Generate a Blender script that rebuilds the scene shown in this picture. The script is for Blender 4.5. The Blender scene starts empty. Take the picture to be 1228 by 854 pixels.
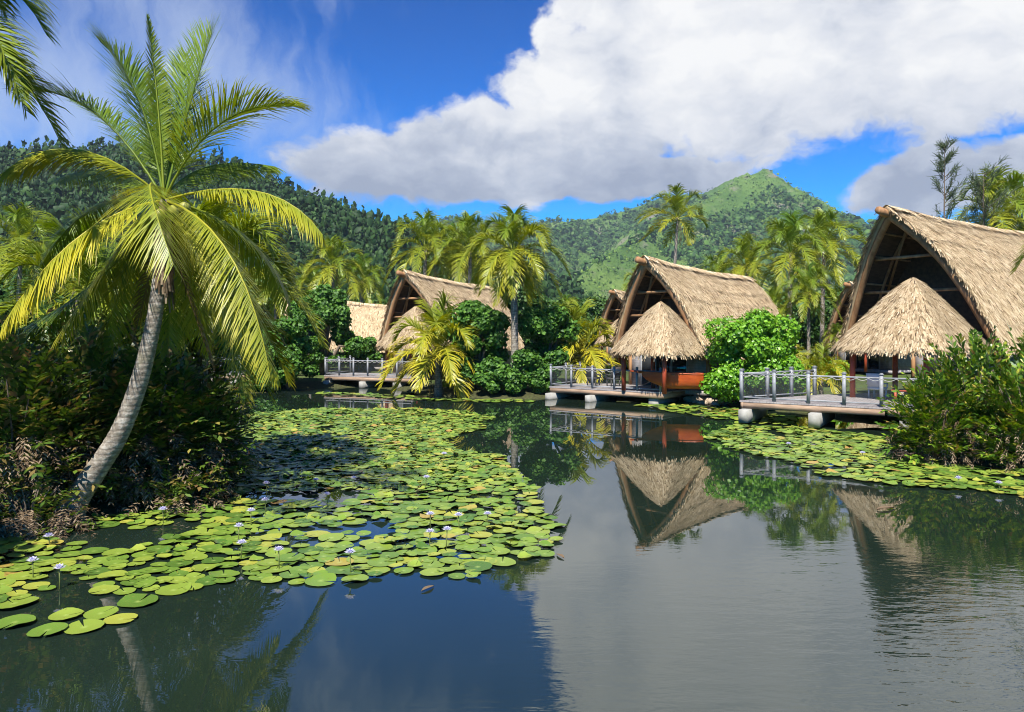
import bpy, math, random
import numpy as np
from mathutils import Vector, Matrix
random.seed(7); RNG = np.random.default_rng(7)
PI = math.pi; R = math.radians
COL = bpy.context.scene.collection
H = 4.0; F = 955.0; HY = 387.0                       # camera height, focal length and horizon row of the photograph

def P(px, py, d): return Vector(((px - 614) / F * d, d, H - (py - HY) / F * d))
def Wt(px, py):
    d = F * H / (py - HY); return ((px - 614) / F * d, d)

# ------------------------------------------------------------------ mesh builder
class MB:
    def __init__(s): s.v = []; s.n = 0; s.q = []; s.t = []; s.a = []; s.poly = []
    def add(s, v, q=None, t=None, a=None):
        v = np.asarray(v, float).reshape(-1, 3); s.v.append(v)
        s.a.append(np.zeros(len(v)) if a is None else np.broadcast_to(np.asarray(a, float), (len(v),)))
        if q is not None and len(q): s.q.append(np.asarray(q, int).reshape(-1, 4) + s.n)
        if t is not None and len(t): s.t.append(np.asarray(t, int).reshape(-1, 3) + s.n)
        s.n += len(v)
    def ngon(s, v):
        v = np.asarray(v, float).reshape(-1, 3); s.v.append(v); s.a.append(np.zeros(len(v)))
        s.poly.append([s.n + i for i in range(len(v))]); s.n += len(v)
    def box(s, c, size, rz=0, rx=0, ry=0):
        x, y, z = [q / 2 for q in size]
        v = np.array([(-x,-y,-z),(x,-y,-z),(x,y,-z),(-x,y,-z),(-x,-y,z),(x,-y,z),(x,y,z),(-x,y,z)])
        if rz or rx or ry:
            m = np.array((Matrix.Rotation(rz, 3, 'Z') @ Matrix.Rotation(ry, 3, 'Y') @ Matrix.Rotation(rx, 3, 'X')))
            v = v @ m.T
        s.add(v + np.array(c), [(0,3,2,1),(4,5,6,7),(0,1,5,4),(1,2,6,5),(2,3,7,6),(3,0,4,7)])
    def tube(s, pts, rad, n=8, cap=True, a=None):
        pts = [Vector(p) for p in pts]; k = len(pts)
        rad = [rad] * k if not hasattr(rad, '__len__') else rad
        vs = []; ref = None
        for i, p in enumerate(pts):
            tg = (pts[min(i + 1, k - 1)] - pts[max(i - 1, 0)]).normalized()
            if ref is None: ref = Vector((1, 0, 0)) if abs(tg.x) < .8 else Vector((0, 1, 0))
            sd = (ref - tg * ref.dot(tg)).normalized(); up = tg.cross(sd); ref = sd
            for j in range(n):
                an = 2 * PI * j / n
                vs.append(p + (sd * math.cos(an) + up * math.sin(an)) * rad[i])
        q = [(i*n + j, i*n + (j+1) % n, (i+1)*n + (j+1) % n, (i+1)*n + j) for i in range(k - 1) for j in range(n)]
        t = []
        if cap:
            vs.append(pts[0]); vs.append(pts[-1]); c0 = k*n; c1 = c0 + 1
            t = [(c0, (j+1) % n, j) for j in range(n)] + [(c1, (k-1)*n + j, (k-1)*n + (j+1) % n) for j in range(n)]
        s.add([tuple(v) for v in vs], q, t, a)
    def build(s, name, m, parent=None, smooth=False, attr=False, loc=None):
        V = np.concatenate(s.v) if s.v else np.zeros((0, 3))
        q = np.concatenate(s.q) if s.q else np.zeros((0, 4), int); t = np.concatenate(s.t) if s.t else np.zeros((0, 3), int)
        me = bpy.data.meshes.new(name)
        pl = np.array([i for p in s.poly for i in p], int); plc = np.array([len(p) for p in s.poly], int)
        loops = np.concatenate([q.ravel(), t.ravel(), pl]).astype(np.int32)
        cnt = np.concatenate([np.full(len(q), 4), np.full(len(t), 3), plc]).astype(np.int32)
        st = np.concatenate([[0], np.cumsum(cnt)[:-1]]).astype(np.int32) if len(cnt) else cnt
        me.vertices.add(len(V)); me.vertices.foreach_set('co', V.astype(np.float32).ravel())
        me.loops.add(len(loops)); me.loops.foreach_set('vertex_index', loops)
        me.polygons.add(len(cnt)); me.polygons.foreach_set('loop_start', st)
        try: me.polygons.foreach_set('loop_total', cnt)
        except Exception: pass
        if smooth: me.polygons.foreach_set('use_smooth', np.ones(len(cnt), bool))
        if attr:
            at = me.attributes.new('tip', 'FLOAT', 'POINT'); at.data.foreach_set('value', np.concatenate(s.a).astype(np.float32))
        me.update(calc_edges=True); me.validate()
        if m: me.materials.append(m)
        o = bpy.data.objects.new(name, me); COL.objects.link(o)
        if parent: o.parent = parent
        if loc is not None: o.location = loc
        return o

def tag(o, label, cat, group=None):
    o['label'] = label; o['category'] = cat
    if group: o['group'] = group
    return o
def structure(o): o['kind'] = 'structure'; return o
def empty(name, loc, label, cat, group=None, rz=0, sc=1):
    o = bpy.data.objects.new(name, None); COL.objects.link(o); o.empty_display_size = .2
    o.location = loc; o.rotation_euler = (0, 0, rz); o.scale = (sc, sc, sc)
    return tag(o, label, cat, group)
KIDS = {}
def kids(o): return [c for c in bpy.data.objects if c.parent == o]
def copy_tree(o, loc, label, rz=0, sc=1, group=None, cat=None):
    if o.name not in KIDS: KIDS[o.name] = [(c, kids(c)) for c in kids(o)]
    r = o.copy(); COL.objects.link(r); r.location = loc; r.rotation_euler = (0, 0, rz); r.scale = (sc, sc, sc)
    r['label'] = label
    if group: r['group'] = group
    for c, gs in KIDS[o.name]:
        k = c.copy(); COL.objects.link(k); k.parent = r
        for g in gs:
            d = g.copy(); COL.objects.link(d); d.parent = k
    return r

# ------------------------------------------------------------------ noise
def hash3(i, j, k):
    n = (i * 73856093) ^ (j * 19349663) ^ (k * 83492791)
    n = (n ^ (n >> 13)) * 1274126177 & 0xffffffff
    return ((n ^ (n >> 16)) & 0xffff) / 65535.0
def vnoise(x, y, seed=0):
    x = np.asarray(x, float); y = np.asarray(y, float)
    i = np.floor(x).astype(np.int64); j = np.floor(y).astype(np.int64)
    u = x - i; v = y - j; u = u*u*(3-2*u); v = v*v*(3-2*v); s = np.int64(seed)
    a = hash3(i, j, s); b = hash3(i+1, j, s); c = hash3(i, j+1, s); d = hash3(i+1, j+1, s)
    return (a*(1-u) + b*u)*(1-v) + (c*(1-u) + d*u)*v
def fbm(x, y, o=4, seed=0):
    r = 0; am = .5
    for k in range(o):
        r = r + am * vnoise(np.asarray(x) * 2**k + 13.7*k, np.asarray(y) * 2**k + 7.1*k, seed + k); am *= .5
    return r / (1 - .5**o)
def unit(v): return v / np.maximum(np.linalg.norm(v, axis=-1, keepdims=True), 1e-9)
def sstep(a, b, x): t = np.clip((np.asarray(x, float) - a) / (b - a), 0, 1); return t*t*(3-2*t)

# ------------------------------------------------------------------ materials
class NT:
    def __init__(s, name):
        s.m = bpy.data.materials.new(name); s.m.use_nodes = True; s.t = s.m.node_tree; s.n = s.t.nodes; s.n.clear()
        s.out = s.n.new('ShaderNodeOutputMaterial')
    def new(s, typ, **k):
        n = s.n.new('ShaderNode' + typ)
        for a, b in k.items(): setattr(n, a, b)
        return n
    def put(s, sock, v):
        if isinstance(v, bpy.types.NodeSocket): s.t.links.new(v, sock)
        elif isinstance(v, (tuple, list)) and len(v) == 3 and sock.type == 'RGBA': sock.default_value = (*v, 1)
        else: sock.default_value = v
    def mix(s, f, a, b, mode='MIX'):
        n = s.new('Mix', data_type='RGBA', blend_type=mode); s.put(n.inputs[0], f); s.put(n.inputs[6], a); s.put(n.inputs[7], b); return n.outputs[2]
    def math(s, op, a, b=0.0, c=None, clamp=False):
        n = s.new('Math', operation=op, use_clamp=clamp); s.put(n.inputs[0], a); s.put(n.inputs[1], b)
        if c is not None: s.put(n.inputs[2], c)
        return n.outputs[0]
    def ramp(s, f, stops):
        n = s.new('ValToRGB'); s.put(n.inputs[0], f); e = n.color_ramp.elements
        while len(e) < len(stops): e.new(.5)
        for x, (p, c) in zip(e, stops): x.position = p; x.color = (*c, 1) if len(c) == 3 else c
        return n.outputs[0]
    def coord(s, which='Object'): return s.new('TexCoord').outputs[which]
    def mapping(s, v, scale=(1,1,1), rot=(0,0,0)):
        n = s.new('Mapping'); s.put(n.inputs[0], v); n.inputs['Scale'].default_value = scale; n.inputs['Rotation'].default_value = rot; return n.outputs[0]
    def noise(s, v, scale, detail=4, rough=.55, out=0):
        n = s.new('TexNoise'); 
        if v is not None: s.put(n.inputs['Vector'], v)
        n.inputs['Scale'].default_value = scale; n.inputs['Detail'].default_value = detail; n.inputs['Roughness'].default_value = rough; return n.outputs[out]
    def bump(s, h, strength, dist=.02):
        n = s.new('Bump'); n.inputs['Strength'].default_value = strength; n.inputs['Distance'].default_value = dist; s.put(n.inputs['Height'], h); return n.outputs[0]
    def bsdf(s, col, rough=.6, normal=None, spec=.5, metallic=0):
        n = s.new('BsdfPrincipled'); s.put(n.inputs['Base Color'], col); s.put(n.inputs['Roughness'], rough)
        n.inputs['Specular IOR Level'].default_value = spec; n.inputs['Metallic'].default_value = metallic
        if normal is not None: s.put(n.inputs['Normal'], normal)
        return n.outputs[0]
    def done(s, sh): s.t.links.new(sh, s.out.inputs['Surface']); return s.m
    def island(s): return s.new('NewGeometry').outputs['Random Per Island']
    def leafy(s, col, trans=.3, rough=.42, spec=.35, tcol=None):
        b = s.bsdf(col, rough, spec=spec); t = s.new('BsdfTranslucent')
        hs = s.new('HueSaturation'); s.put(hs.inputs['Color'], tcol or col); hs.inputs['Hue'].default_value = .485; hs.inputs['Saturation'].default_value = 1.1; hs.inputs['Value'].default_value = 1.4
        s.put(t.inputs[0], hs.outputs[0])
        m = s.new('MixShader'); m.inputs[0].default_value = trans; s.t.links.new(b, m.inputs[1]); s.t.links.new(t.outputs[0], m.inputs[2])
        return s.done(m.outputs[0])

def mat_leaf(name, stops, trans=.3, rough=.42, spec=.35):
    n = NT(name); c = n.ramp(n.island(), stops); return n.leafy(c, trans, rough, spec)
def mat_frond(name, green, green2, yellow, brown=(.11,.06,.025)):
    n = NT(name); oi = n.new('ObjectInfo'); sep = n.new('SeparateColor'); n.put(sep.inputs[0], oi.outputs['Color'])
    c = n.mix(n.island(), green, green2); tcol = None
    at = n.new('Attribute', attribute_name='tip').outputs['Fac']
    f = n.math('MULTIPLY', sep.outputs[0], n.math('MULTIPLY_ADD', at, .75, .45), clamp=True)
    c = n.mix(f, c, yellow); c = n.mix(sep.outputs[1], c, brown)
    return n.leafy(c, .24, .4, .35)
def mat_simple(name, c1, c2, scale=3, rough=.7, bump=.3, stretch=(1,1,1), spec=.4, dist=.02):
    n = NT(name); v = n.mapping(n.coord(), stretch); f = n.noise(v, scale, 6, .6)
    c = n.ramp(f, [(.3, c1), (.7, c2)]); return n.done(n.bsdf(c, rough, n.bump(f, bump, dist), spec))

M = {}
M['frond'] = mat_frond('palm_leaf', (.055,.13,.010), (.115,.205,.016), (.46,.40,.025))
M['bark'] = (lambda n: n.done(n.bsdf(n.mix(n.noise(n.coord(), 3.5, 5, .6), n.ramp(n.new('TexWave', wave_type='BANDS', bands_direction='Z').outputs['Fac'], [(0, (.1,.085,.07)), (1, (.1,.085,.07))]), (.34,.31,.27)), .85)))(NT('x'))
bpy.data.materials.remove(M['bark'])
def mat_bark():
    n = NT('palm_bark'); v = n.coord()
    w = n.new('TexWave', wave_type='BANDS', bands_direction='Z'); n.put(w.inputs['Vector'], v); w.inputs['Scale'].default_value = 2.6; w.inputs['Distortion'].default_value = 3.5; w.inputs['Detail'].default_value = 3; w.inputs['Detail Scale'].default_value = 1.5
    f = n.noise(v, 9, 6, .65); g = n.noise(v, 2.2, 4, .6)
    c = n.ramp(f, [(.3, (.10,.08,.06)), (.5, (.22,.19,.155)), (.68, (.41,.375,.325))])
    c = n.mix(n.math('MULTIPLY', n.ramp(w.outputs['Fac'], [(.0, (1,1,1)), (.22, (0,0,0))]), .6), c, (.08,.065,.05))
    c = n.mix(n.ramp(g, [(.52, (0,0,0)), (.66, (.6,.6,.6))]), c, (.17,.16,.10))
    h = n.math('ADD', n.math('MULTIPLY', w.outputs['Fac'], .22), f)
    return n.done(n.bsdf(c, .85, n.bump(h, .7, .03), .25))
M['bark'] = mat_bark()
M['branch'] = mat_simple('branch_bark', (.07,.05,.035), (.17,.13,.09), 6, .85, .5, (1,1,.3))
M['coconut'] = mat_simple('coconut_husk', (.17,.2,.03), (.34,.30,.06), 3, .5, .2)
M['shrub'] = mat_leaf('glossy_shrub_leaf', [(0, (.03,.085,.012)), (.5, (.055,.145,.018)), (1, (.12,.25,.03))], .25, .5, .3)
M['shrub_bright'] = mat_leaf('bright_shrub_leaf', [(0, (.07,.19,.012)), (.5, (.13,.31,.018)), (1, (.22,.42,.03))], .3, .38, .45)
M['tree'] = mat_leaf('tree_leaf', [(0, (.02,.06,.012)), (.5, (.04,.10,.018)), (1, (.08,.15,.025))], .25, .5, .3)
M['fern'] = mat_leaf('fern_leaf', [(0, (.03,.06,.010)), (.4, (.055,.11,.014)), (.75, (.11,.17,.02)), (.88, (.17,.10,.04)), (1, (.26,.23,.05))], .22, .38, .4)
M['fern_bright'] = mat_leaf('bright_fern_leaf', [(0, (.025,.06,.008)), (.4, (.06,.14,.012)), (.8, (.17,.28,.02)), (.92, (.36,.36,.05)), (1, (.20,.09,.035))], .25, .36, .45)
M['dead'] = mat_leaf('dead_fern_leaf', [(0, (.04,.025,.012)), (.5, (.12,.08,.045)), (1, (.30,.23,.15))], .1, .7, .2)
M['casuarina'] = mat_leaf('ironwood_needle', [(0, (.05,.08,.035)), (1, (.11,.14,.07))], .3, .6, .2)
M['forest'] = mat_leaf('far_tree_leaf', [(0, (.010,.030,.008)), (.6, (.019,.052,.011)), (1, (.045,.095,.018))], .12, .6, .2)
M['forest2'] = mat_leaf('mountain_tree_leaf', [(0, (.016,.05,.010)), (.6, (.032,.085,.014)), (1, (.075,.15,.025))], .12, .6, .2)

def mat_thatch(name='pandanus_thatch', k=1.):
    n = NT(name); r = n.island(); f = n.noise(n.coord(), 1.1, 5, .6)
    c = n.ramp(r, [(0, (.09,.055,.03)), (.14, (.30,.215,.12)), (.4, (.44,.335,.205)), (.8, (.59,.475,.315)), (1, (.70,.60,.43))])
    c = n.mix(n.ramp(f, [(.48, (0,0,0)), (.72, (.4,.4,.4))]), c, (.40,.33,.23)); c = n.mix(n.ramp(n.noise(n.mapping(n.coord(), (.6,.6,3)), 1.6, 4), [(.58, (0,0,0)), (.72, (.4,.4,.4))]), c, (.28,.22,.15))
    c = n.mix(1.0, c, (k, k*.96, k*.9), 'MULTIPLY')
    return n.done(n.bsdf(c, .8, spec=.2))
M['thatch'] = mat_thatch()
M['old_thatch'] = mat_thatch('older_porch_thatch', .76)
M['wood'] = mat_simple('weathered_log', (.20,.095,.04), (.40,.22,.10), 5, .75, .4, (1,1,.25))
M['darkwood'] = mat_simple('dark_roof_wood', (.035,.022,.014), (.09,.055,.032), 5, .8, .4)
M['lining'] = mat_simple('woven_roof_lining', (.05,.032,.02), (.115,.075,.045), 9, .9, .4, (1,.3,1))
M['redpost'] = mat_simple('red_brown_post', (.32,.05,.022), (.46,.085,.035), 4, .55, .15)
M['rail'] = mat_simple('grey_painted_rail', (.18,.19,.205), (.28,.29,.305), 6, .55, .15)
M['rope'] = mat_simple('pale_rope', (.30,.28,.26), (.42,.40,.37), 20, .8, .3)
def mat_concrete():
    n = NT('stained_concrete'); v = n.coord(); f = n.noise(v, 2.5, 6, .65); z = n.new('SeparateXYZ'); n.put(z.inputs[0], v)
    c = n.ramp(f, [(.3, (.20,.195,.175)), (.7, (.35,.34,.31))])
    c = n.mix(n.ramp(n.math('ADD', z.outputs[2], n.math('MULTIPLY', f, .16)), [(.04, (1,1,1)), (.14, (0,0,0))]), c, (.07,.075,.045))
    return n.done(n.bsdf(c, .9, spec=.2))
M['concrete'] = mat_concrete()
M['fascia'] = mat_simple('weathered_deck_beam', (.20,.13,.085), (.40,.28,.19), 4, .75, .4, (.4,.4,3))
def mat_boards(name, c1, c2, axis, scale, rough=.7):
    n = NT(name); v = n.coord(); w = n.new('TexWave', wave_type='BANDS', bands_direction=axis, wave_profile='SAW'); n.put(w.inputs['Vector'], v); w.inputs['Scale'].default_value = scale
    f = n.noise(v, 4, 5); c = n.ramp(f, [(.3, c1), (.7, c2)])
    g = n.ramp(w.outputs['Fac'], [(0, (1,1,1)), (.1, (0,0,0))]); c = n.mix(g, c, tuple(x*.3 for x in c1))
    return n.done(n.bsdf(c, rough, n.bump(w.outputs['Fac'], .5, .02), .35))
M['siding'] = mat_boards('grey_siding', (.16,.15,.15), (.25,.24,.24), 'Z', 2.4)
M['deck'] = mat_boards('grey_deck_boards', (.21,.19,.19), (.36,.33,.32), 'X', 2.4)
M['canoe'] = mat_simple('orange_varnished_hull', (.30,.045,.010), (.44,.085,.015), 2.5, .35, .1, (1,1,3))
M['white'] = mat_simple('white_paint', (.62,.62,.6), (.75,.75,.73), 5, .5, .1)
M['blackmat'] = mat_simple('dark_outdoor_wicker', (.03,.028,.026), (.07,.065,.06), 18, .7, .5)
M['rock'] = mat_simple('tan_rock', (.24,.18,.13), (.50,.40,.30), 3, .85, .7, dist=.05)
def mat_glass():
    n = NT('dark_door_glass'); b = n.bsdf((.015,.018,.02), .05, spec=.6); return n.done(b)
M['glass'] = mat_glass()
def mat_net():
    n = NT('fine_rail_net'); t = n.new('BsdfTransparent'); d = n.bsdf((.05,.06,.06), .6)
    m = n.new('MixShader'); m.inputs[0].default_value = .2; n.t.links.new(t.outputs[0], m.inputs[1]); n.t.links.new(d, m.inputs[2]); return n.done(m.outputs[0])
M['net'] = mat_net()
def mat_pad():
    n = NT('lily_pad_leaf'); oi = n.new('ObjectInfo').outputs['Random']; r = n.math('FRACT', n.math('ADD', n.island(), oi))
    c = n.ramp(r, [(0, (.055,.12,.018)), (.35, (.115,.20,.026)), (.8, (.20,.265,.036)), (.97, (.30,.30,.045)), (1, (.30,.17,.05))])
    f = n.noise(n.coord(), 14, 5, .65); c = n.mix(n.ramp(f, [(.56, (0,0,0)), (.70, (.8,.8,.8))]), c, (.24,.19,.045)); c = n.mix(n.ramp(n.noise(n.coord(), 3.1, 2), [(.71, (0,0,0)), (.73, (.8,.8,.8))]), c, (.12,.07,.03))
    at = n.new('Attribute', attribute_name='tip').outputs['Fac']
    c = n.mix(n.ramp(at, [(0, (.5,.5,.5)), (.25, (0,0,0))]), c, (.36,.45,.12))
    return n.done(n.bsdf(c, .33, n.bump(f, .25, .02), .5))
M['pad'] = mat_pad()
M['petal'] = mat_leaf('lilac_petal', [(0, (.45,.43,.70)), (1, (.72,.70,.84))], .3, .5)
M['stalk'] = mat_simple('lily_stalk', (.10,.13,.03), (.17,.18,.05), 9, .5, .1)
M['stamen'] = mat_simple('yellow_stamen', (.6,.45,.05), (.75,.6,.1), 9, .5, .1)

def mat_water():
    n = NT('pond_water'); v = n.coord()
    big = n.noise(v, .055, 2, .5)                                   # patches of breeze
    v2 = n.mapping(v, (.55, 1.5, 1), (0, 0, R(12)))
    r1 = n.noise(v2, 2.6, 3, .6); r2 = n.noise(n.mapping(v, (.8, 1.3, 1), (0,0,R(-18))), 8.5, 2, .5); sw = n.noise(v, .5, 2, .5)
    geo = n.new('SeparateXYZ'); n.put(geo.inputs[0], v)
    right = n.math('MULTIPLY', n.new('MapRange', clamp=True).outputs[0], 1.0)
    mr = right.node.inputs[0].links[0].from_node; n.put(mr.inputs[0], n.math('ADD', geo.outputs[0], n.math('MULTIPLY', geo.outputs[1], -.22)))
    mr.inputs[1].default_value = -3; mr.inputs[2].default_value = 3.; mr.inputs[3].default_value = .06; mr.inputs[4].default_value = 1
    fade = n.new('MapRange', clamp=True); n.put(fade.inputs[0], geo.outputs[1]); fade.inputs[1].default_value = 7.5; fade.inputs[2].default_value = 15; fade.inputs[3].default_value = 3.6; fade.inputs[4].default_value = .10
    right = n.math('MULTIPLY', right, fade.outputs[0])
    breeze = n.math('MULTIPLY', n.ramp(big, [(.3, (.5,.5,.5)), (.6, (1,1,1))]), right)
    h = n.math('ADD', n.math('MULTIPLY', n.math('ADD', r1, n.math('MULTIPLY', r2, .16)), breeze), n.math('MULTIPLY', sw, .06))
    c = n.ramp(n.noise(v, .25, 3), [(.3, (.008,.016,.010)), (.7, (.012,.022,.016))])
    b = n.new('BsdfPrincipled'); n.put(b.inputs['Base Color'], c); b.inputs['Roughness'].default_value = .0; b.inputs['IOR'].default_value = 2.0
    b.inputs['Specular IOR Level'].default_value = .5
    n.put(b.inputs['Normal'], n.bump(h, .13, .05))
    return n.done(b.outputs[0])
M['water'] = mat_water()
def mat_ground():
    n = NT('grassy_bank'); v = n.coord(); f = n.noise(v, .8, 6, .65); g = n.noise(v, 9, 4, .6)
    c = n.ramp(f, [(.3, (.045,.035,.022)), (.48, (.05,.07,.02)), (.7, (.09,.15,.03))]); zc = n.new('SeparateXYZ'); n.put(zc.inputs[0], v); c = n.mix(n.ramp(zc.outputs[2], [(.30, (1,1,1)), (.42, (0,0,0))]), c, (.03,.022,.014)); c = n.mix(.4, c, n.ramp(g, [(.3, (.03,.03,.015)), (.7, (.12,.16,.04))]))
    return n.done(n.bsdf(c, .9, n.bump(g, .6, .05), .2))
M['ground'] = mat_ground()
def mat_hill(name, stops, rock, scale):
    n = NT(name); v = n.coord(); f = n.noise(v, scale, 8, .62); c = n.ramp(f, stops)
    nz = n.new('SeparateXYZ'); n.put(nz.inputs[0], n.new('NewGeometry').outputs['True Normal'])
    k = n.math('MULTIPLY', n.ramp(nz.outputs[2], [(.62, (1,1,1)), (.76, (0,0,0))]), n.ramp(n.noise(v, scale*2.3, 5), [(.44, (0,0,0)), (.56, (.9,.9,.9))]))
    c = n.mix(k, c, rock)
    return n.done(n.bsdf(c, .95, n.bump(n.noise(v, scale*22, 6, .7), 1.0, 7.0), .1))
M['hill'] = mat_hill('forest_floor', [(.3, (.02,.045,.014)), (.7, (.04,.08,.02))], (.06,.06,.04), .02)
M['mountain'] = mat_hill('mountain_scrub', [(.33, (.045,.10,.024)), (.5, (.09,.165,.035)), (.68, (.16,.235,.055))], (.22,.19,.155), .006)

# ------------------------------------------------------------------ ground and water
POND = [(-14,-15),(-13,5),(-11.2,12),Wt(0,645),Wt(60,636),Wt(115,622),Wt(235,600),Wt(262,575),Wt(262,540),Wt(255,500),Wt(245,474),(-13.4,46),(-11.5,48.5),(-9,50.0),(-6.6,47.2),Wt(540,477),Wt(600,479),Wt(655,478),(4,43.4),(7,41.8),(8.4,40.3),Wt(868,486),(11.3,36.8),(13,35),(15.5,32.3),(15.2,27.6),Wt(1075,549),Wt(1130,555),Wt(1240,565),(16,14),(18,5),(20,-15)]
def poly_sd(x, y, poly):
    x = np.asarray(x, float); y = np.asarray(y, float); ins = np.zeros(x.shape, bool); dm = np.full(x.shape, 1e9)
    for (x0, y0), (x1, y1) in zip(poly, poly[1:] + poly[:1]):
        ex, ey = x1-x0, y1-y0; t = np.clip(((x-x0)*ex + (y-y0)*ey) / (ex*ex + ey*ey), 0, 1)
        dm = np.minimum(dm, np.hypot(x - x0 - t*ex, y - y0 - t*ey))
        c = ((y0 > y) != (y1 > y)); xi = x0 + (y - y0) / (ey if abs(ey) > 1e-9 else 1e-9) * ex
        ins ^= c & (x < xi)
    return np.where(ins, -dm, dm)
def ground_z(x, y):
    s = poly_sd(x, y, POND) + (fbm(np.asarray(x)*.6, np.asarray(y)*.6, 3, 5) - .5) * .9
    return np.where(s > 0, .05 + .42*sstep(0, 2.2, s) + .25*(fbm(np.asarray(x)*.4, np.asarray(y)*.4, 3, 9) - .5)*sstep(0, 2, s), .05 - 1.3*sstep(0, 1.6, -s))
def gz(x, y): return float(ground_z(np.array([x]), np.array([y]))[0])
def grid_mesh(xs, ys, zf):
    X, Y = np.meshgrid(xs, ys); Z = zf(X, Y); nx = len(xs); ny = len(ys)
    i = np.arange(nx*ny).reshape(ny, nx)
    q = np.stack([i[:-1,:-1], i[:-1,1:], i[1:,1:], i[1:,:-1]], -1).reshape(-1, 4)
    b = MB(); b.add(np.stack([X, Y, Z], -1).reshape(-1, 3), q); return b
far = np.array([80, 110, 160, 250, 400, 700, 1200, 2200, 4000, 7000])
xs = np.concatenate([-far[::-1], np.arange(-60, 60.1, .75), far]); ys = np.concatenate([-far[::-1][2:], np.arange(-40, 75.1, .75), far[1:]])
g = grid_mesh(xs, ys, ground_z).build('ground', M['ground'], smooth=True); structure(g); g['label'] = 'grassy earth banks around the pond'
w = grid_mesh(np.linspace(-40, 40, 5), np.linspace(-30, 60, 5), lambda x, y: x*0).build('water', M['water']); structure(w); w['label'] = 'still dark pond water'

# ------------------------------------------------------------------ hills and mountain
def ridge_field(ridges, X, Y):
    """ridges: list of (points [(x,y,z)...], slope)"""
    Z = np.full(X.shape, -400.0); DM = np.full(X.shape, 1e6)
    for pts, sl in ridges:
        for (x0,y0,z0), (x1,y1,z1) in zip(pts[:-1], pts[1:]):
            ex, ey = x1-x0, y1-y0; t = np.clip(((X-x0)*ex + (Y-y0)*ey) / (ex*ex + ey*ey), 0, 1)
            d = np.hypot(X - x0 - t*ex, Y - y0 - t*ey)
            Z = np.maximum(Z, z0 + (z1-z0)*t - sl*d*(1 + .45*np.exp(-d/70))); DM = np.minimum(DM, d)
    ridge_field.dist = DM
    return Z
def pr(l): return [tuple(P(a, b, c)) for a, b, c in l]
HILL = [(pr([(-420,215,560),(-200,192,520),(0,184,500),(60,178,500),(130,181,500),(200,184,500),(280,198,500),(330,220,500),(400,248,490),(440,264,480),(480,302,470),(512,345,460),(545,400,450)]), .40),
        (pr([(130,181,500),(150,290,300),(160,400,190)]), .45), (pr([(330,220,500),(330,320,320),(300,400,200)]), .45), (pr([(-60,190,500),(-50,290,300),(-40,400,180)]), .45), (pr([(420,258,480),(430,330,330),(440,400,230)]), .45)]
def hill_z(X, Y): return ridge_field(HILL, X, Y) + (fbm(X*.02, Y*.02, 4, 3) - .5)*16
MTN = [(pr([(380,300,2100),(440,282,2100),(480,268,2100),(560,264,2100),(600,270,2100),(650,269,2050),(700,263,2000),(760,249,2000),(790,239,1950),(840,233,1900),(870,218,1850),(895,207,1800)]), .62),
       (pr([(906,212,1620),(914,205,1600),(924,207,1600),(936,215,1590),(944,227,1580),(950,248,1560),(958,252,1540),(985,247,1500),(1002,257,1500),(1045,288,1450),(1100,322,1400),(1200,350,1350),(1300,395,1300)]), .72),
       (pr([(914,206,1600),(892,212,1560),(862,237,1450),(800,272,1250),(735,305,1050),(690,335,880),(650,375,700)]), .60),
       (pr([(985,251,1500),(955,280,1300),(905,312,1080),(870,345,880),(840,380,720)]), .66),
       (pr([(700,263,2000),(660,285,1600),(600,310,1250),(560,340,1000),(540,380,800)]), .62),
       (pr([(560,264,2100),(500,300,1500),(470,340,1100),(450,385,800)]), .6),
       (pr([(1045,288,1450),(1040,320,1150),(1030,370,800)]), .66)]
def mtn_z(X, Y):
    z = ridge_field(MTN, X, Y); w_ = np.clip(ridge_field.dist/160, .12, 1)
    return z + w_*((fbm(X*.007, Y*.007, 5, 21) - .5)*46 - np.abs(fbm(X*.008, Y*.008, 5, 31) - .5)*150 + 16) + (fbm(X*.03, Y*.03, 4, 91) - .5)*15
def land(name, xs, ys, zf, m, label):
    o = grid_mesh(xs, ys, zf).build(name, m, smooth=True); structure(o); o['label'] = label; return o
land('hill', np.arange(-620, 60, 7), np.arange(130, 640, 7), hill_z, M['hill'], 'dark wooded hill behind the left huts')
land('mountain', np.arange(-900, 1500, 9), np.arange(520, 2500, 9), mtn_z, M['mountain'], 'green peaked mountain beyond the huts')

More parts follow.
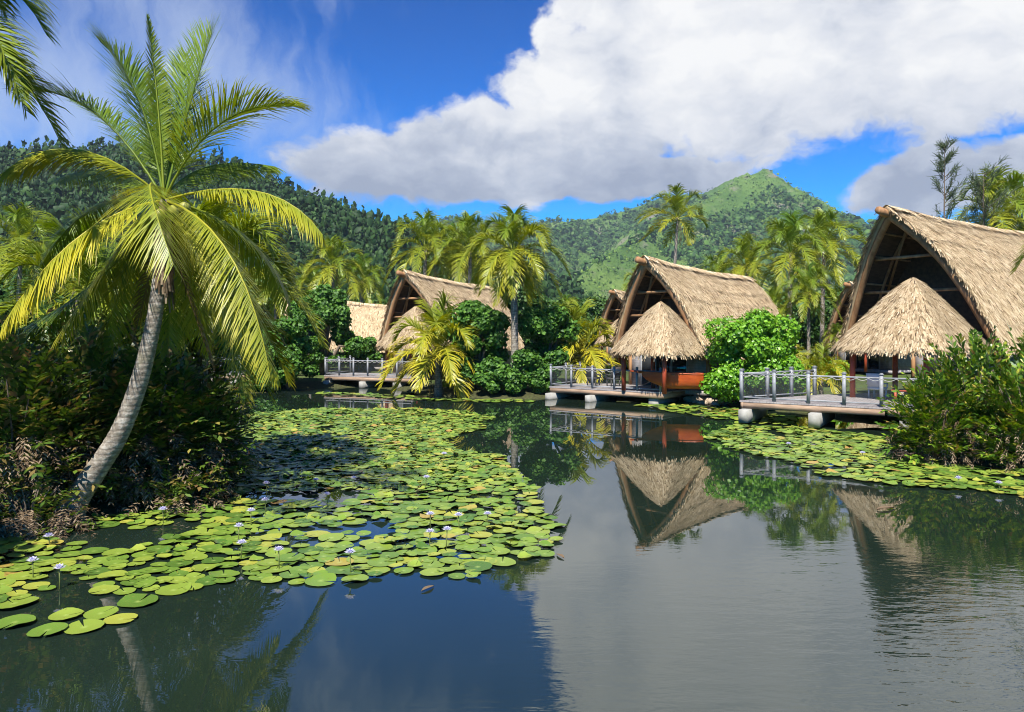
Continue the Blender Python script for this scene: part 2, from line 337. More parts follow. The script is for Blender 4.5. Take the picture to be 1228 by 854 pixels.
ICO = (lambda p: (np.array([(-1,p,0),(1,p,0),(-1,-p,0),(1,-p,0),(0,-1,p),(0,1,p),(0,-1,-p),(0,1,-p),(p,0,-1),(p,0,1),(-p,0,-1),(-p,0,1)])/math.hypot(1,p),
      np.array([(0,11,5),(0,5,1),(0,1,7),(0,7,10),(0,10,11),(1,5,9),(5,11,4),(11,10,2),(10,7,6),(7,1,8),(3,9,4),(3,4,2),(3,2,6),(3,6,8),(3,8,9),(4,9,5),(2,4,11),(6,2,10),(8,6,7),(9,8,1)])))((1+5**.5)/2)
def scatter_trees(xy, zf, size, cone, m, name, label, cards):
    """far-off wood: every tree is a tuft of ragged leaf clumps round its crown"""
    x, y = xy; n = len(x); z = zf(x, y); s = size*np.clip(RNG.lognormal(-.1, .45, n), .3, 2.4); b = MB()
    for k in range(cards):
        d = unit(RNG.normal(0, 1, (n, 3)) + np.array([0, -.35, .45])); f = RNG.random(n)
        if cone: c = np.stack([d[:,0]*s*.36*(1.08 - f), d[:,1]*s*.36*(1.08 - f), s*(.1 + .95*f)], -1)
        else: c = d*(s*.5)[:, None]*RNG.uniform(.75, 1.1, (n, 1)) + np.stack([0*s, 0*s, s*.35], -1)
        c += np.stack([x, y, z], -1); r = (s*(.15 if cone else .27)*RNG.uniform(.6, 1.3, n))[:, None]
        t = unit(np.cross(d, RNG.normal(0, 1, (n, 3)))); u = np.cross(d, t); A = RNG.uniform(.55, 1.3, (n, 5, 1)); V = []
        for j in range(5):
            an = 2*PI*j/5; V.append(c + (t*math.cos(an) + u*math.sin(an))*r*A[:, j] - d*r*.25 if j else c + (t*math.cos(an) + u*math.sin(an))*r*A[:, j])
        V = np.stack(V + [c + d*r*.25], 1)
        if cone: V[:, :, 2] = c[:, None, 2] + (V[:, :, 2] - c[:, None, 2])*1.25
        b.add(V.reshape(-1, 3), None, (np.array([(5,j,(j+1)%5) for j in range(5)])[None] + 6*np.arange(n)[:, None, None]).reshape(-1, 3))
    o = b.build(name, m); o['kind'] = 'stuff'; o['label'] = label; return o
n = 30000; hx = RNG.uniform(-560, 40, n); hy = RNG.uniform(150, 560, n); k = hill_z(hx, hy) > 2; 
scatter_trees((hx[k], hy[k]), hill_z, 4.9, True, M['forest'], 'hill_forest', 'dense dark wood covering the left hill', 10)
n = 120000; mx = RNG.uniform(-800, 1200, n); my = RNG.uniform(620, 2150, n); mz = mtn_z(mx, my)
den = fbm(mx*.006, my*.006, 4, 77) + np.where((my > 1650), .25, 0) + np.where(mx < my*.08, .14, 0) + np.clip((215 - mz)/420, -.3, .2) + (fbm(mx*.03, my*.03, 3, 55) - .5)*.25  # extra dark trees on the back ridge imitate a cloud shadow there
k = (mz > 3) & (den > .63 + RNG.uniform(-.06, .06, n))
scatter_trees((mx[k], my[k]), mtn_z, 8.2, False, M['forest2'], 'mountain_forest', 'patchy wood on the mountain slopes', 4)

M['scrub'] = mat_leaf('mountain_bush_leaf', [(0, (.045,.105,.018)), (.5, (.095,.18,.028)), (1, (.18,.26,.04))], .12, .6, .2)
n = 60000; mx = RNG.uniform(-700, 1100, n); my = RNG.uniform(650, 1750, n); mz = mtn_z(mx, my); k = (mz > 3) & (fbm(mx*.012, my*.012, 4, 177) > .30 + RNG.uniform(-.1, .1, n)); k &= np.arange(n) < 60000
scatter_trees((mx[k], my[k]), mtn_z, 3.8, False, M['scrub'], 'mountain_scrub', 'low pale scrub between the trees on the mountain', 2)

# ------------------------------------------------------------------ palms
def bez(c0, c1, c2, t): return c0*(1-t)**2 + c1*2*t*(1-t) + c2*t*t
def bezt(c0, c1, c2, t): return ((c1-c0)*(1-t) + (c2-c1)*t).normalized()
def frond_mesh(c0, mid, c2, leaf=.8, pairs=46, width=.05, grav=.55, start=.14, seed=0, fold=.35, rach=.03, jit=.12):
    rg = random.Random(seed); b = MB()
    c0 = Vector(c0); c2 = Vector(c2); c1 = Vector(mid)*2 - (c0 + c2)*.5
    pts = [bez(c0, c1, c2, i/9) for i in range(10)]
    b.tube(pts, [rach*(1 - .8*i/9) for i in range(10)], 5, False, .75)
    vs = []; qs = []; ts = []; av = []; k = 0
    for i in range(pairs):
        t = start + (1-start)*(i + .5)/pairs
        p = bez(c0, c1, c2, t); T = bezt(c0, c1, c2, t)
        S = T.cross(Vector((0, 0, 1)))
        if S.length < .15: S = T.cross(Vector((.3, .9, .1)))
        S.normalize(); N = S.cross(T).normalized()
        prof = (.45 + .55*math.sin(min(1, (t - start)/.38)*PI/2)) * (1 - .72*max(0, (t - .5)/.5)**1.6)
        a = R(28 + 34*t)
        for sd in (-1, 1):
            if rg.random() < .03: continue
            L = leaf*prof*rg.uniform(.85, 1.1); aa = a + rg.gauss(0, jit)
            D = (S*sd*math.cos(aa) + T*math.sin(aa) + N*(fold + rg.gauss(0, jit))).normalized()
            q = p.copy(); seg = L/3; w = width*(.75 + .25*prof)
            prev = None
            for j in range(4):
                wv = (T - D*T.dot(D)); wv = wv.normalized() if wv.length > .05 else N
                ww = w*(.6, 1, .72, 0)[j]
                if j < 3: vs += [tuple(q - wv*ww*.5), tuple(q + wv*ww*.5)]; av += [j/3]*2
                else: vs.append(tuple(q)); av.append(1)
                q = q + D*seg
                D = (D + Vector((0, 0, -1))*grav*(.3 + .55*j)*rg.uniform(.6, 1.4)).normalized()
            qs += [(k, k+1, k+3, k+2), (k+2, k+3, k+5, k+4)]; ts.append((k+4, k+5, k+6)); k += 7
    b.add(vs, qs, ts, av); return b
def add_frond(root, c0, mid, c2, yellow=0., brown=0., **kw):
    o = frond_mesh(c0, mid, c2, **kw).build('frond', M['frond'], root, attr=True); o.color = (yellow, brown, 0, 1); return o
def trunk_mesh(pts, rads, n=14, sub=8):
    P_ = [Vector(p) for p in pts]; out = []; rr = []
    for i in range(len(P_) - 1):
        a = P_[max(i-1, 0)]; b_ = P_[i]; c = P_[i+1]; d = P_[min(i+2, len(P_)-1)]
        for j in range(sub):
            t = j/sub
            out.append(.5*((2*b_) + (c-a)*t + (2*a - 5*b_ + 4*c - d)*t*t + (3*b_ - a - 3*c + d)*t**3)); r = rads[i]*(1-t) + rads[i+1]*t
            rr.append(r*(1 + (.018 if j % 2 else -.012)) * random.uniform(.985, 1.015))
    out.append(P_[-1]); rr.append(rads[-1]); b = MB(); b.tube(out, rr, n); return b
def nuts(root, c, num, r, spread):
    for i in range(num):
        an = 2*PI*i/num + random.uniform(-.3, .3); b = MB()
        ctr = Vector(c) + Vector((math.cos(an)*spread, math.sin(an)*spread, random.uniform(-.25, .05)))
        b.tube([ctr + Vector((0,0,z*r)) for z in (-1.1,-.85,-.4,.1,.6,.95,1.15)], [r*q for q in (.1,.5,.85,1,.85,.45,.1)], 9)
        b.build('coconut', M['coconut'], root, smooth=True)

def main_palm():
    D = 16.0; base = P(82, 622, D); base.z = .05
    root = empty('coconut_palm', base, 'large curved coconut palm leaning over the lily pads at the left bank', 'palm tree')
    def L(px, py, off=0): return P(px, py, D + off) - base
    tp = [(80,628,-.1),(92,598,0),(118,560,0),(143,520,0),(163,470,0),(177,420,0),(187,370,0),(193,320,0),(198,275,0),(198,240,0)]
    tr = [.34,.245,.205,.188,.174,.158,.146,.135,.12,.10]
    trunk_mesh([L(*p) for p in tp], tr, 18, 10).build('trunk', M['bark'], root, smooth=True)
    c = (197, 240)
    fr = [((188,112),(176,20),.3,.4,.25,.30,.05),((229,120),(254,40),.3,.6,.12,1.1,.25),((166,118),(120,50),.3,.3,.12,.95,.5),((262,150),(350,128),-.5,-.8,.3,1.05,1.0),
          ((112,134),(22,110),.3,.2,.15,.85,.5),((95,180),(0,210),-.6,-1,.55,.8,.6),((310,230),(387,282),-.5,-.8,.65,.8,.6),((180,226),(208,318),-1.7,-2.7,.55,1.0,.4),
          ((95,284),(2,392),-1,-1.6,.95,.85,.6),((275,305),(324,452),-1,-1.6,.7,.85,.6),((268,352),(334,452),.6,.9,.7,.85,.7),((112,340),(5,402),.5,1,.1,.8,.6),
          ((150,335),(120,425),.8,1.2,.35,.7,.6),((300,288),(348,372),1.2,2,.3,.8,.6),((112,250),(50,318),1.2,2,.3,.8,.6),((222,168),(300,112),1.6,3,.1,.8,.4),
          ((165,172),(84,120),1.5,3,.1,.8,.4),((205,335),(200,425),1.2,1.6,.3,.75,.6),((148,292),(64,412),.2,.4,.7,.8,.6),
          ((210,150),(222,66),.9,1.6,.1,.8,.3),((186,140),(150,80),1.2,2.2,.1,.8,.3),((250,200),(330,200),1.5,2.6,.2,.8,.5),((130,205),(70,215),1.6,2.8,.2,.8,.5),
          ((228,330),(252,420),1.0,1.8,.5,.7,.6)]
    for i, (m, t, o1, o2, y, lf, gr) in enumerate(fr):
        add_frond(root, L(*c), L(*m, o1), L(*t, o2), yellow=y, leaf=lf*1.38, pairs=115, width=.026, grav=gr*.38+.08, seed=100+i, start=.15, rach=.03, jit=.075, fold=.22 if t[1] < 130 else -.38)
    for i, (m, t, o1, o2) in enumerate([((228,360),(256,440),.4,.5),((178,335),(160,410),.5,.6)]):
        add_frond(root, L(197,262), L(*m, o1), L(*t, o2), brown=.85, leaf=.4, pairs=36, width=.04, grav=1.4, seed=300+i)
    nuts(root, L(205, 250), 7, .12, .28)
    fb = MB()  # crown fibre, its lower strips added to darken the trunk like crown shade
    for i in range(150):
        a_ = random.uniform(0, 6.28); p_ = L(197, 256) + Vector((math.cos(a_)*.14, math.sin(a_)*.14, random.uniform(-1.5, .25))); q_ = p_ + Vector((math.cos(a_)*.07, math.sin(a_)*.07, random.uniform(-.6, -.25))); w_ = Vector((-math.sin(a_), math.cos(a_), 0))*.035
        fb.add([tuple(p_ - w_), tuple(p_ + w_), tuple(q_ + w_*.5), tuple(q_ - w_*.5)], [(0,1,2,3)])
    fb.build('crown_fibre_shade', M['dead'], root)
    return root
main_palm()

def make_palm(name, label, loc, height, nf, FL, lean=(0,0), seed=0, yellow=.3, wind=(0,0,0), rz=0, tr=.17, cat='palm tree', group=None, elo=-45, ehi=82, nut=5, pairs=46, dead=2, leaf=.95, width=.052, short=0.):
    rg = random.Random(seed); root = empty(name, loc, label, cat, group, rz)
    top = Vector((lean[0], lean[1], height))
    if height > .8:
        pts = [Vector((0,0,-.4)), Vector((lean[0]*.05, lean[1]*.05, height*.08)), Vector((lean[0]*.35, lean[1]*.35, height*.4)), Vector((lean[0]*.72, lean[1]*.72, height*.75)), top + Vector((0,0,.1))]
        trunk_mesh(pts, [tr*1.6, tr*1.25, tr, tr*.9, tr*.75], 10, 5).build('trunk', M['bark'], root, smooth=True)
    else:
        b = MB(); b.tube([(0,0,-.3),(0,0,height*.6),(lean[0],lean[1],height+.1)], [tr*1.7,tr*1.3,tr*.6], 9); b.build('trunk', M['bark'], root, smooth=True)
    wv = Vector(wind)
    for k in range(nf):
        f = k/(nf-1); el = R(ehi + (elo - ehi)*f**.85 + rg.uniform(-9, 9)); az = k*2.399963 + rg.uniform(-.25, .25)
        d = Vector((math.cos(az)*math.cos(el), math.sin(az)*math.cos(el), math.sin(el))); Lf = FL*rg.uniform(.85, 1.1)*(1 - short*f)
        d = (d + wv*.6).normalized()
        mid = top + d*Lf*.52 + Vector((0,0,.10*Lf)); hz = Vector((d.x, d.y, 0))
        tip = top + d*Lf*.80 + hz*.12*Lf + Vector((0,0,-Lf*(.16 + .22*math.cos(el)))) + wv*Lf*.35
        ye = min(1, max(0, yellow*(.35 + 1.1*f) + rg.uniform(-.12, .12)))
        add_frond(root, top, mid, tip, yellow=ye, leaf=leaf*FL/3, pairs=pairs, width=width*FL/3, grav=.5 + .2*rg.random(), seed=seed*97 + k, rach=.03*FL/3)
    for k in range(dead):
        az = rg.uniform(0, 6.28); d = Vector((math.cos(az), math.sin(az), 0))
        add_frond(root, top, top + d*.45*FL*.4 - Vector((0,0,.3*FL)), top + d*.3*FL*.4 - Vector((0,0,.8*FL)), brown=.8, leaf=.3*FL/3, pairs=20, width=.05, grav=1.2, seed=seed+900+k)
    if nut: nuts(root, top - Vector((0,0,.15)), nut, .13, .3)
    return root
def at(px, d, py=None):
    x = (px - 614)/F*d; return Vector((x, d, gz(x, d))) if py is None else P(px, py, d)
def crown_h(py, d): return H - (py - HY)/F*d

def palm_at(px, d, crown_py, *a, **k):
    loc = at(px, d); return make_palm('coconut_palm', a[0], loc, crown_h(crown_py, d) - loc.z, *a[1:], **k)
tall = palm_at(618, 43.0, 305, 'tall straight coconut palm rising from the shrubs left of the middle hut', 30, 3.0, lean=(-.1,.1), seed=3, yellow=.5, tr=.19, elo=-62, leaf=1.05, pairs=54)
young = make_palm('young_coconut_palm', 'short stemless yellowing palm at the waterside in front of the farther left hut', at(526, 44.0), 1.85, 20, 4.3, short=.38, seed=11, yellow=.95, elo=-30, ehi=84, nut=0, dead=1, leaf=.95, tr=.2, pairs=52)
GB = 'palms standing between and behind the huts'
pA = palm_at(505, 66, 300, 'wide crowned palm behind the roof peak of the farther left hut', 22, 4.0, lean=(.4,0), seed=5, yellow=.45, group=GB, pairs=42)
pB = palm_at(803, 78, 262, 'tall windswept palm with fronds blown upward over the middle hut', 20, 3.9, lean=(.8,0), seed=9, yellow=.55, wind=(-.25,.2,.6), group=GB, elo=-70, pairs=42)
pC = palm_at(945, 56, 305, 'dark green palm tallest of the cluster between the two nearest huts', 24, 3.6, lean=(.2,0), seed=15, yellow=.32, group=GB, pairs=42)
def palm_copy(src, px, d, crown_py, label, rz, group=GB, h=None):
    """same palm, scaled so that its crown reaches crown_py"""
    src_h = h or SRC[src.name]; x = (px - 614)/F*d; z = gz(x, d) if d < 75 else .4; sc = (crown_h(crown_py, d) - z)/src_h
    return copy_tree(src, (x, d, z), label, rz, sc, group)
SRC = {tall.name: crown_h(305,43.0)-tall.location.z, pA.name: crown_h(300,66)-pA.location.z, pB.name: crown_h(262,78)-pB.location.z, pC.name: crown_h(305,56)-pC.location.z}
palm_copy(pA, 562, 64, 302, 'palm crowded close behind the tall straight palm', 1.3)
palm_copy(pC, 548, 70, 312, 'dark palm between the far left roof ridge and the tall palm', 2.2)
palm_copy(pA, 402, 70, 322, 'shaded palm above the round shrub left of the far hut', 2.5)
palm_copy(pC, 432, 78, 338, 'small palm right behind the low thatched roof', .4)
palm_copy(pC, 372, 74, 345, 'low palm just left of the shaded palm above the round shrub', 1.9)
palm_copy(pA, 985, 60, 300, 'palm at the right of the cluster beside the nearest hut roof', .7)
palm_copy(pA, 900, 62, 322, 'pale low palm showing over the end of the middle roof', 3.3)
palm_copy(pC, 970, 50, 352, 'drooping palm low in the cluster over the bright shrub', 4.1)
palm_copy(pA, 925, 52, 372, 'short palm hanging over the back of the middle roof', 5.3)
palm_copy(pC, 1003, 50, 405, 'small palm beside the porch of the nearest hut', 2.9)
palm_copy(pA, 1200, 62, 262, 'palm poking up over the ridge of the nearest hut', 2.0)
palm_copy(pC, 1226, 66, 268, 'palm at the right edge behind the nearest roof', .9)
palm_copy(pA, 18, 48, 300, 'dim palm at the left edge in front of the hill', .2)
palm_copy(pC, 62, 52, 330, 'dim palm right of the one at the left edge', 1.5)
palm_copy(pA, 120, 40, 340, 'palm hidden behind the large curved palm', 2.7)
palm_copy(pC, 255, 46, 335, 'palm just right behind the large curved palm crown', 4.4)
palm_copy(pA, 330, 56, 350, 'yellow green palm over the roof of the leftmost hut', 5.1)
palm_copy(pC, 680, 70, 375, 'palm in the gap left of the smallest far gable', 3.7)
palm_copy(pA, 768, 90, 345, 'palm behind the prow of the middle hut', 1.1)
palm_copy(pC, 862, 84, 335, 'palm seen over the ridge of the middle hut', 4.9)
make_palm('coconut_palm', 'low palm close behind the large curved palm, its yellow fronds over the fern thicket', at(238, 21.8), crown_h(338, 21.8) - .4, 22, 3.3, lean=(.2,0), seed=51, yellow=.62, pairs=80, nut=4, width=.04, leaf=1.1, elo=-58)
make_palm('coconut_palm', 'shaded low palm at the far left behind the fern thicket', at(92, 23.5), crown_h(368, 23.5) - .4, 18, 3.2, lean=(.1,0), seed=53, yellow=.3, pairs=70, nut=0, width=.042, leaf=1.1, elo=-40)
y2 = copy_tree(young, at(696, 46), 'young yellow palm beside the deck of the middle hut', 1.4, .85)
y3 = copy_tree(young, at(935, 40.5), 'small young palm behind the bright green shrub', 2.2, .55)
y4 = copy_tree(young, at(985, 37.5), 'tiny young palm behind the deck rail of the nearest hut', .5, .45)
# palms at the picture's edges, their trunks outside the frame
make_palm('coconut_palm', 'palm whose fronds hang into the upper left corner', (-11.5, 14.5, .4), 9.0, 20, 3.4, lean=(.3,0), seed=41, yellow=.25, pairs=80, nut=4, width=.036, leaf=1.0)
make_palm('coconut_palm', 'palm whose yellow green fronds hang in at the right edge', (19.1, 24.0, .4), 5.7, 20, 3.4, lean=(-.2,0), seed=43, yellow=.4, pairs=80, nut=4, width=.036, leaf=1.0)

# ------------------------------------------------------------------ broadleaf shrubs and trees
def leaf_cloud(cen, nor, size, asp=.8, fold=.15, jitter=.55):
    n = len(cen); nor = unit(nor + RNG.normal(0, jitter, (n, 3)))
    t = unit(np.cross(nor, RNG.normal(0, 1, (n, 3)))); t = unit(t + np.array([0, 0, -.35])); t = unit(t - nor*(t*nor).sum(-1, keepdims=True)); s = np.cross(nor, t)
    L = (size*RNG.uniform(.5, 1.4, n))[:, None]; wv = s*L*asp*.5; up = nor*L*fold
    V = np.stack([cen - t*L*.5, cen - t*L*.22 + wv*.85 + up, cen + t*L*.16 + wv*.9 + up, cen + t*L*.55, cen + t*L*.16 - wv*.9 + up, cen - t*L*.22 - wv*.85 + up], 1)
    q = (np.array([(0,1,2,3),(0,3,4,5)])[None] + 6*np.arange(n)[:, None, None]).reshape(-1, 4)
    return V.reshape(-1, 3), q
def lobes(n, rx, ry, h, seed, zmin=.0):
    rg = np.random.default_rng(seed); out = []
    for i in range(n):
        a = rg.uniform(0, 2*PI); r = rg.uniform(.15, .72)**.7; z = rg.uniform(zmin, .8)
        f = math.sqrt(max(.05, 1 - (max(z, 0))**2*.8))
        out.append(((math.cos(a)*r*rx*f, math.sin(a)*r*ry*f, h*(.12 + .78*z)), rg.uniform(.26, .44)*min(rx, ry, h*.8)))
    return out
def crown_mesh(lob, nper, size, asp=.85, jitter=.55, squash=.85, inner=.35):
    b = MB()
    for (c, r) in lob:
        n = int(nper); d = unit(RNG.normal(0, 1, (n, 3))); rr = r*(1 - inner*RNG.random(n)**2)*RNG.uniform(.85, 1.16, n)
        # ragged surface: sub-clumps
        k = unit(RNG.normal(0, 1, (14, 3))); dot = (d @ k.T).max(1); rr = rr*(.70 + .42*np.clip((dot - .5)/.5, 0, 1)) + r*.5*np.maximum(0, RNG.normal(-.3, .35, n))*(RNG.random(n) < .3)
        cen = np.array(c) + d*rr[:, None]*np.array([1, 1, squash]); v, q = leaf_cloud(cen, d + np.array([0, -.1, .45]), size, asp, jitter=jitter); b.add(v, q)
    return b
def make_shrub(name, loc, rx, ry, h, label, m, nl=22, nper=420, size=.17, seed=1, cat='shrub', group=None, rz=0, trunk=0, asp=.85):
    root = empty(name, loc, label, cat, group, rz); lob = lobes(nl, rx, ry, h, seed, .0)
    lob = [((c[0], c[1], c[2] + trunk), r) for c, r in lob]
    crown_mesh(lob, nper, size, asp).build('foliage' if not trunk else 'crown', m, root)
    b = MB(); rg = random.Random(seed)
    for c, r in lob[::3]:
        e = Vector(c); s = Vector((rg.uniform(-.12,.12), rg.uniform(-.12,.12), -.3)); mi = s.lerp(e, .5) + Vector((0,0,.15*h))
        if trunk: mi = Vector((e.x*.15, e.y*.15, trunk*.8))
        b.tube([s, mi, e], [.05*h/2.5 + (.06 if trunk else 0), .035*h/2.5 + (.03 if trunk else 0), .012], 6)
    b.build('trunk', M['branch'], root, smooth=True); return root
make_shrub('leafy_shrub', at(384, 53.6) , 3.7, 1.5, 7.6, 'large round dark green shrub left of the far hut deck', M['shrub'], 46, 480, .20, 21)
make_shrub('leafy_shrub', at(909, 37.0), 2.65, 1.8, 5.5, 'bright green round leaved shrub between the two nearest huts', M['shrub_bright'], 44, 560, .155, 22)
make_shrub('leafy_shrub', at(571, 44.0), 1.9, 1.5, 5.9, 'tall green shrub left of the straight palm trunk', M['shrub'], 34, 420, .19, 23)
make_shrub('leafy_shrub', at(657, 44.4), 1.9, 1.5, 6.0, 'dark shrub right of the straight palm trunk', M['shrub'], 32, 420, .19, 24)
make_shrub('leafy_shrub', at(610, 42.6), 2.6, 1.1, 2.6, 'low spreading shrub at the waterline under the straight palm', M['shrub'], 26, 380, .17, 25)
make_shrub('leafy_shrub', at(655, 42.9), .9, .8, 2.2, 'small shrub touching the corner of the middle deck', M['shrub'], 16, 350, .17, 26)
make_shrub('leafy_shrub', at(312, 46.2), 1.2, 1.0, 1.5, 'small low shrub at the water by the leftmost deck', M['shrub'], 16, 350, .17, 27)
make_shrub('leafy_shrub', at(292, 51), 2.6, 1.8, 4.6, 'shrub behind the leftmost deck', M['shrub'], 30, 380, .2, 37)
make_shrub('leafy_shrub', at(225, 49), 2.6, 1.8, 4.9, 'shrub behind the lower fronds of the large palm', M['shrub'], 30, 380, .2, 38)
make_shrub('leafy_shrub', at(428, 57), 1.9, 1.2, 3.5, 'shrub before the low thatched roof behind the far deck', M['shrub'], 22, 300, .2, 39)
make_shrub('leafy_shrub', at(345, 47), 1.9, 1.6, 5.2, 'dark shrub at the waterside left of the far deck', M['shrub'], 28, 420, .19, 40)
make_shrub('leafy_shrub', at(842, 41.0), .5, .5, .9, 'tiny pale shrub on the rocks beside the canoe', M['shrub_bright'], 8, 200, .13, 28)
make_shrub('leafy_shrub', (9.2, 46.5, .4), 1.6, 1.0, 1.5, 'low garden bush behind the red porch posts', M['shrub_bright'], 14, 300, .16, 29)
make_shrub('leafy_shrub', (17.0, 44.5, .4), 2.6, 1.2, 1.7, 'garden hedge bush seen under the nearest porch roof', M['shrub_bright'], 18, 300, .16, 30)
make_shrub('leafy_shrub', (4.7, 47.0, .4), 1.8, 1.0, 2.2, 'garden bush behind the rail of the middle deck', M['shrub'], 18, 300, .16, 36)
GT = 'broadleaf trees filling the garden behind the huts'
tA = make_shrub('broadleaf_tree', (-22, 62, .4), 4.2, 4.2, 6.2, 'broadleaf tree left behind the large palm', M['tree'], 40, 420, .36, 31, 'tree', GT, trunk=1.6)
tB = make_shrub('broadleaf_tree', (1, 70, .4), 4.0, 4.0, 5.6, 'broadleaf tree behind the tall straight palm', M['tree'], 36, 420, .36, 32, 'tree', GT, trunk=1.4)
for px, d, src, sc, rz, lb in [(40,58,tB,1.1,1.,'tree at the left edge under the hill'),(130,64,tA,1.,2.,'tree straight behind the large palm crown'),(300,72,tB,.95,.4,'tree behind the leftmost hut'),
        (355,84,tA,.95,3.1,'tree left of the shaded palm'),(455,92,tB,1.,4.,'tree in the shade behind the far hut'),(540,88,tA,.9,5.,'tree right behind the far hut ridge'),
        (668,84,tB,.85,2.6,'tree right of the straight palm'),(712,98,tA,.9,1.2,'tree left of the smallest far gable'),(770,110,tB,1.,.3,'tree behind the prow of the middle hut'),
        (860,88,tA,.8,2.2,'tree behind the ridge of the middle hut'),(935,76,tB,.95,3.3,'tree behind the palm cluster'),(1000,82,tA,.95,1.7,'tree right behind the palm cluster'),
        (1080,70,tB,1.,4.4,'tree hidden behind the nearest hut'),(1190,72,tA,1.1,5.2,'tree over the nearest roof at right'),(215,50,tB,.7,5.9,'low tree behind the lower palm fronds'),(80,38,tA,.62,.8,'low tree behind the dark fern thicket'),(12,34,tB,.7,2.1,'low dark tree at the left edge behind the ferns')]:
    x = (px-614)/F*d; copy_tree(src, (x, d, .4), lb, rz, sc, GT)
# added tree, unseen left of the frame, put in to shade the fern thicket
make_shrub('broadleaf_tree', (-13.8, 8.4, .4), 4.3, 3.6, 5.4, 'added tree out of view past the left edge, put in to shade the ferns', M['tree'], 30, 190, .36, 33, 'tree', None, trunk=3.6)

# ironwood trees
def ironwood(px, d, top_py, seed, label, wide=1.):
    loc = at(px, d); loc.z = .4; h = crown_h(top_py, d) - .4; rg = random.Random(seed)
    root = empty('ironwood_tree', loc, label, 'tree'); tb = MB()
    tp = [Vector((math.sin(z*2.1)*.12*z, 0, h*z)) for z in np.linspace(0, 1, 9)]
    tb.tube(tp, [.16*(1 - .93*z) for z in np.linspace(0, 1, 9)], 7); fb = MB(); cen = []; dr = []
    for i in range(58):
        z = rg.uniform(.3, .99); s = Vector((math.sin(z*2.1)*.12*z, 0, h*z)); a = rg.uniform(0, 6.28); L = wide*(1.25 - z)*h*.19*rg.uniform(.6, 1.3)
        d_ = Vector((math.cos(a)*.75, math.sin(a)*.75, .95)).normalized(); e = s + d_*L + Vector((.25*L, 0, 0)); tb.tube([s, s.lerp(e, .5) + Vector((0,0,-.05)), e], [.03, .018, .006], 4)
        for j in range(46):
            t = rg.uniform(.25, 1.08); p = s.lerp(e, t) + Vector((rg.gauss(0,.08), rg.gauss(0,.08), 0)); dd = (d_ + Vector((rg.gauss(.15,.45), rg.gauss(0,.45), rg.gauss(-.1,.45)))).normalized()
            cen.append(p); dr.append(dd)
    c = np.array([tuple(v) for v in cen]); D = np.array([tuple(v) for v in dr]); sd = unit(np.cross(D, RNG.normal(0,1,D.shape)))*.022; L = RNG.uniform(.25, .55, (len(c), 1))
    V = np.stack([c - sd, c + sd, c + D*L + sd*.4, c + D*L - sd*.4], 1); fb.add(V.reshape(-1,3), np.arange(4*len(c)).reshape(-1,4))
    tb.build('trunk', M['branch'], root); fb.build('crown', M['casuarina'], root)
ironwood(1131, 58, 176, 1, 'tall wispy ironwood tree behind the nearest hut roof')
ironwood(1178, 60, 208, 2, 'shorter bushy ironwood tree behind the nearest roof', 1.7)

# ------------------------------------------------------------------ fern thickets
def fern_shrub(loc, rx, ry, h, nf, label, m, seed, flen=1.0, dead=.3, group=None, fat=1., spread=.85):
    rg = random.Random(seed); root = empty('fern_shrub', loc, label, 'fern', group); b = MB(); db = MB()
    def frond(bb, p, d, L, leaf, pairs, grav, wd):
        q = p.copy(); T = d.copy(); vs = []; qs = []; k = 0; step = L/pairs
        for i in range(pairs):
            t = i/pairs; S = T.cross(Vector((0,0,1)))
            S = S.normalized() if S.length > .1 else Vector((1,0,0)); N = S.cross(T)
            for sd in (-1, 1):
                D = (S*sd*spread + T*(1.3 - .88*spread) + N*rg.uniform(-.35,.45)).normalized(); ll = leaf*(1 - .65*t*t)*rg.uniform(.75,1.15)*(.55 + .45*min(1, t*4)); w = wd*rg.uniform(.8,1.2)
                wv = (T - D*T.dot(D)).normalized()*w; dn = Vector((0,0,-.12*ll))
                vs += [tuple(q), tuple(q + D*ll*.45 + wv*.5), tuple(q + D*ll + dn), tuple(q + D*ll*.45 - wv*.5)]; qs.append((k,k+1,k+2,k+3)); k += 4
            q = q + T*step; T = (T + Vector((0,0,-grav*step))).normalized()
        bb.add(vs, qs)
    for i in range(nf):
        a = rg.uniform(0, 2*PI); r = math.sqrt(rg.random())*.95; zf = rg.uniform(.15, 1)*math.sqrt(max(0.05, 1 - r*r*.75))
        p = Vector((math.cos(a)*r*rx*.85, math.sin(a)*r*ry*.85, h*zf - flen*.45))
        if p.z < .05: p.z = rg.uniform(.05, .3)
        d = Vector((math.cos(a)*r*1.0, math.sin(a)*r*1.0, .35 + .9*zf + rg.uniform(-.2,.3))).normalized()
        frond(b, p, d, flen*rg.uniform(.75,1.25), (.30 + .2*(.85-spread))*flen*fat**.4, int(11/fat), rg.uniform(.5,1.1), .075*flen*fat)
    for i in range(int(nf*dead)):
        a = rg.uniform(0, 2*PI); p = Vector((math.cos(a)*rx*rg.uniform(.6,.95), math.sin(a)*ry*rg.uniform(.6,.95), h*rg.uniform(.1,.42)))
        d = Vector((math.cos(a), math.sin(a), rg.uniform(-.7,.2))).normalized()
        frond(db, p, d, flen*rg.uniform(.5,1.1), .22*flen, 8, rg.uniform(1., 3.), .035*flen)
    st = MB()
    for i in range(14):
        a = rg.uniform(0, 2*PI); st.tube([(0,0,-.3), (math.cos(a)*rx*.3, math.sin(a)*ry*.3, h*.45), (math.cos(a)*rx*.6, math.sin(a)*ry*.6, h*.75)], [.03,.02,.01], 5)
    st.build('stem', M['branch'], root); b.build('foliage', m, root); db.build('dead_fronds', M['dead'], root)
    return root
GF = 'ferns of the dark thicket on the left bank'
